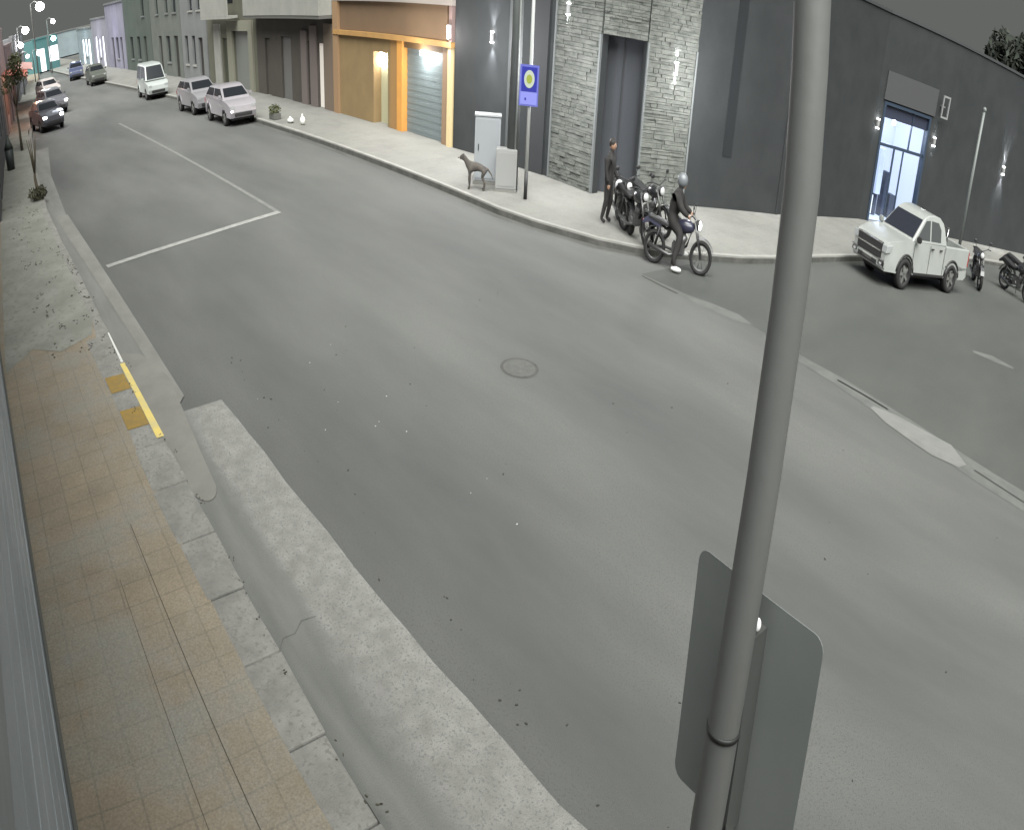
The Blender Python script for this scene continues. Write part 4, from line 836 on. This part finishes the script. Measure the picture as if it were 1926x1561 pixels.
# cabinets
ub = empty('utility_cabinet', (20.25,-16.95,.15), rz=R(50), label='tall pale grey utility cabinet on the far pavement', cat='cabinet')
MB().box(-.45,.45,-.25,.25,.08,1.6,bev=.02).build('body', mat('cabinet_grey', (.27,.285,.3), (.31,.32,.335), scale=3, rough=.5), ub)
MB().box(-.48,.48,-.28,.28,0,.08).build('plinth', CONC, ub); MB().box(-.47,.47,-.27,.27,1.602,1.64).build('cap', mat('cabinet_cap', (.33,.34,.35), rough=.5), ub)
q = MB(); q.box(-.4,.4,.252,.265,.15,1.53); q.build('door', mat('cabinet_door', (.25,.262,.275), rough=.5), ub); MB().box(.3,.33,.266,.285,.8,.95).build('handle', BLKP, ub)
uc2 = empty('utility_cabinet', (19.2,-16.95,.15), rz=R(50), label='low pale grey cabinet right beside the tall one', cat='cabinet')
MB().box(-.36,.36,-.22,.22,.06,.98,bev=.02).build('body', mat('cabinet_beige', (.25,.25,.245), rough=.6), uc2); MB().box(-.38,.38,-.24,.24,0,.06).build('plinth', CONC, uc2); MB().box(-.3,.3,.222,.232,.14,.9).build('door', mat('cabinet_beige_door', (.23,.23,.225), rough=.6), uc2)
# pale post on side street
pp = empty('street_post', (7.95,-34.3,.15), label='slim pale street post on the side street behind the pickup', cat='post')
MB().tube([(0,0,0),(0,0,4.7)], [.075,.06], 12).build('shaft', mat('pale_post', (.14,.15,.145), rough=.5), pp); MB().ball((0,0,4.72), .09).build('cap', mat('pale_post'  , (.14,.15,.145)), pp)
# white box by far pavement left (bag heap)
bg_ = empty('rubbish_bag', (33.6,-16.2,.15), label='small white rubbish bag left on the far pavement edge', cat='bag')
b = MB(); b.ball((0,0,.15), .16, 1, .8, .95); b.ball((0.02,0,.32), .045, 1, 1, 1.3); b.build('bag', mat('bag_white', (.55,.56,.52), rough=.7), bg_)
bg2 = copy_tree(bg_); bg2.location = (34.6,-16.0,.15); bg2.scale = (1.3,1.2,.6); bg2['label'] = 'flat greyish bag slumped beside the white rubbish bag'
bp = empty('hedge_planter', (36.3,-15.9,.15), label='low dark planter with a clipped bush behind the nearest hatchback', cat='planter')
MB().box(-.35,.35,-.2,.2,0,.22,bev=.02).build('box', mat('planter_box', (.09,.09,.08), rough=.9), bp)
def leaves(b, c, r, n, s=.08, sz=1, lo=0):
    for i in range(n):
        while True:
            p = Vector((random.uniform(-1,1), random.uniform(-1,1), random.uniform(-1,1)))
            if .25 < p.length < 1: break
        p = Vector((p.x*r, p.y*r, p.z*r*sz))+Vector(c)
        M = Matrix.Translation(p) @ Matrix.Rotation(random.uniform(0,6.3),4,(random.random()+.01,random.random(),random.random())); L2 = s*random.uniform(.6,1.3)
        b.bm.faces.new([b.bm.verts.new(M @ Vector(q)) for q in ((-L2,0,0),(0,-L2*.45,0),(L2,0,.02),(0,L2*.45,0))])
LEAF = mat('leaves', (.045,.055,.02), (.09,.09,.04), scale=3, rough=.8)
b = MB(); leaves(b, (0,0,.34), .33, 260, .06, .6); b.build('bush', LEAF, bp)

# near side trees
def tree(x, y, h, label, crown=True, r=1.2, dens=700, lean=.1, guard=False):
    t = empty('tree', (x, y, .15), label=label, cat='tree', group='pavement trees on the near side')
    b = MB(); b.tube([(0,0,0),(.03,0,h*.35),(lean,.03,h*.7),(lean*1.2,0,h)], [.09,.07,.055,.04], 9)
    for k in range(5):
        a = 2*PI*k/5; b.tube([(lean,.02,h*.75),(lean+.4*r*math.cos(a),.4*r*math.sin(a),h+.3),(lean+.8*r*math.cos(a),.8*r*math.sin(a),h+.8)], [.035,.025,.012], 6)
    b.build('trunk', mat('bark', (.06,.05,.035), (.09,.075,.05), scale=9, rough=.95), t)
    if crown:
        b = MB()
        for k in range(9):
            a = random.uniform(0, 6.28); rr = random.uniform(.2, .8)*r; leaves(b, (lean+rr*math.cos(a), rr*math.sin(a), h+.5+random.uniform(-.3,.9)), r*.42, dens//9, .1, .8)
        b.build('crown', LEAF, t)
    return t
tree(45.3,-3.35,2.3, 'small olive leaved pavement tree in front of the rosy shop house', r=.95, dens=650)
t2 = tree(31.0,-2.72,.9, 'stunted sapling in a low bush mound on the near kerb', crown=False, r=.25)
b = MB(); 
for i in range(8): a = random.uniform(0,6.28); leaves(b, (.22*math.cos(a), .2*math.sin(a), .18), .22, 70, .06, .9)
b.build('bush_mound', mat('dull_leaves', (.05,.048,.028), (.08,.075,.045), scale=4, rough=.9), t2)
bn = empty('litter_bin', (39.9,-2.25,.15), label='dark pointed litter bin against the near house wall', cat='bin')
MB().tube([(0,0,0),(0,0,.75)], [.2,.24], 16).build('body', mat('bin_dark', (.025,.032,.03), rough=.6), bn); MB().tube([(0,0,.76),(0,0,.95),(0,0,1.25)], [.25,.16,.02], 16).build('lid', mat('bin_lid', (.03,.038,.035), rough=.6), bn)
# large tree behind the corner building, right end
bt = empty('tree', (9.5,-56,0), label='tall dark tree rising behind the roof of the charcoal building', cat='tree')
b = MB(); b.tube([(0,0,0),(.1,0,3.5),(.3,0,7)], [.3,.24,.15], 10)
for k in range(5): a = 2*PI*k/5; b.tube([(.2,0,4.5+.3*k),(.2+1.4*math.cos(a),1.4*math.sin(a),7+.3*k)], [.1,.04], 7)
b.build('trunk', mat('bark'  , (.06,.05,.035)), bt)
b = MB()
for k in range(24):
    a = random.uniform(0, 6.28); rr = random.uniform(.2,1)*3; leaves(b, (.2+rr*math.cos(a), rr*math.sin(a), 6.8+random.uniform(-1.8,2.2)), 1.5, 520, .26, .85)
b.build('crown', mat('night_leaves', (.012,.016,.012), (.03,.035,.025), scale=2, rough=.9), bt)
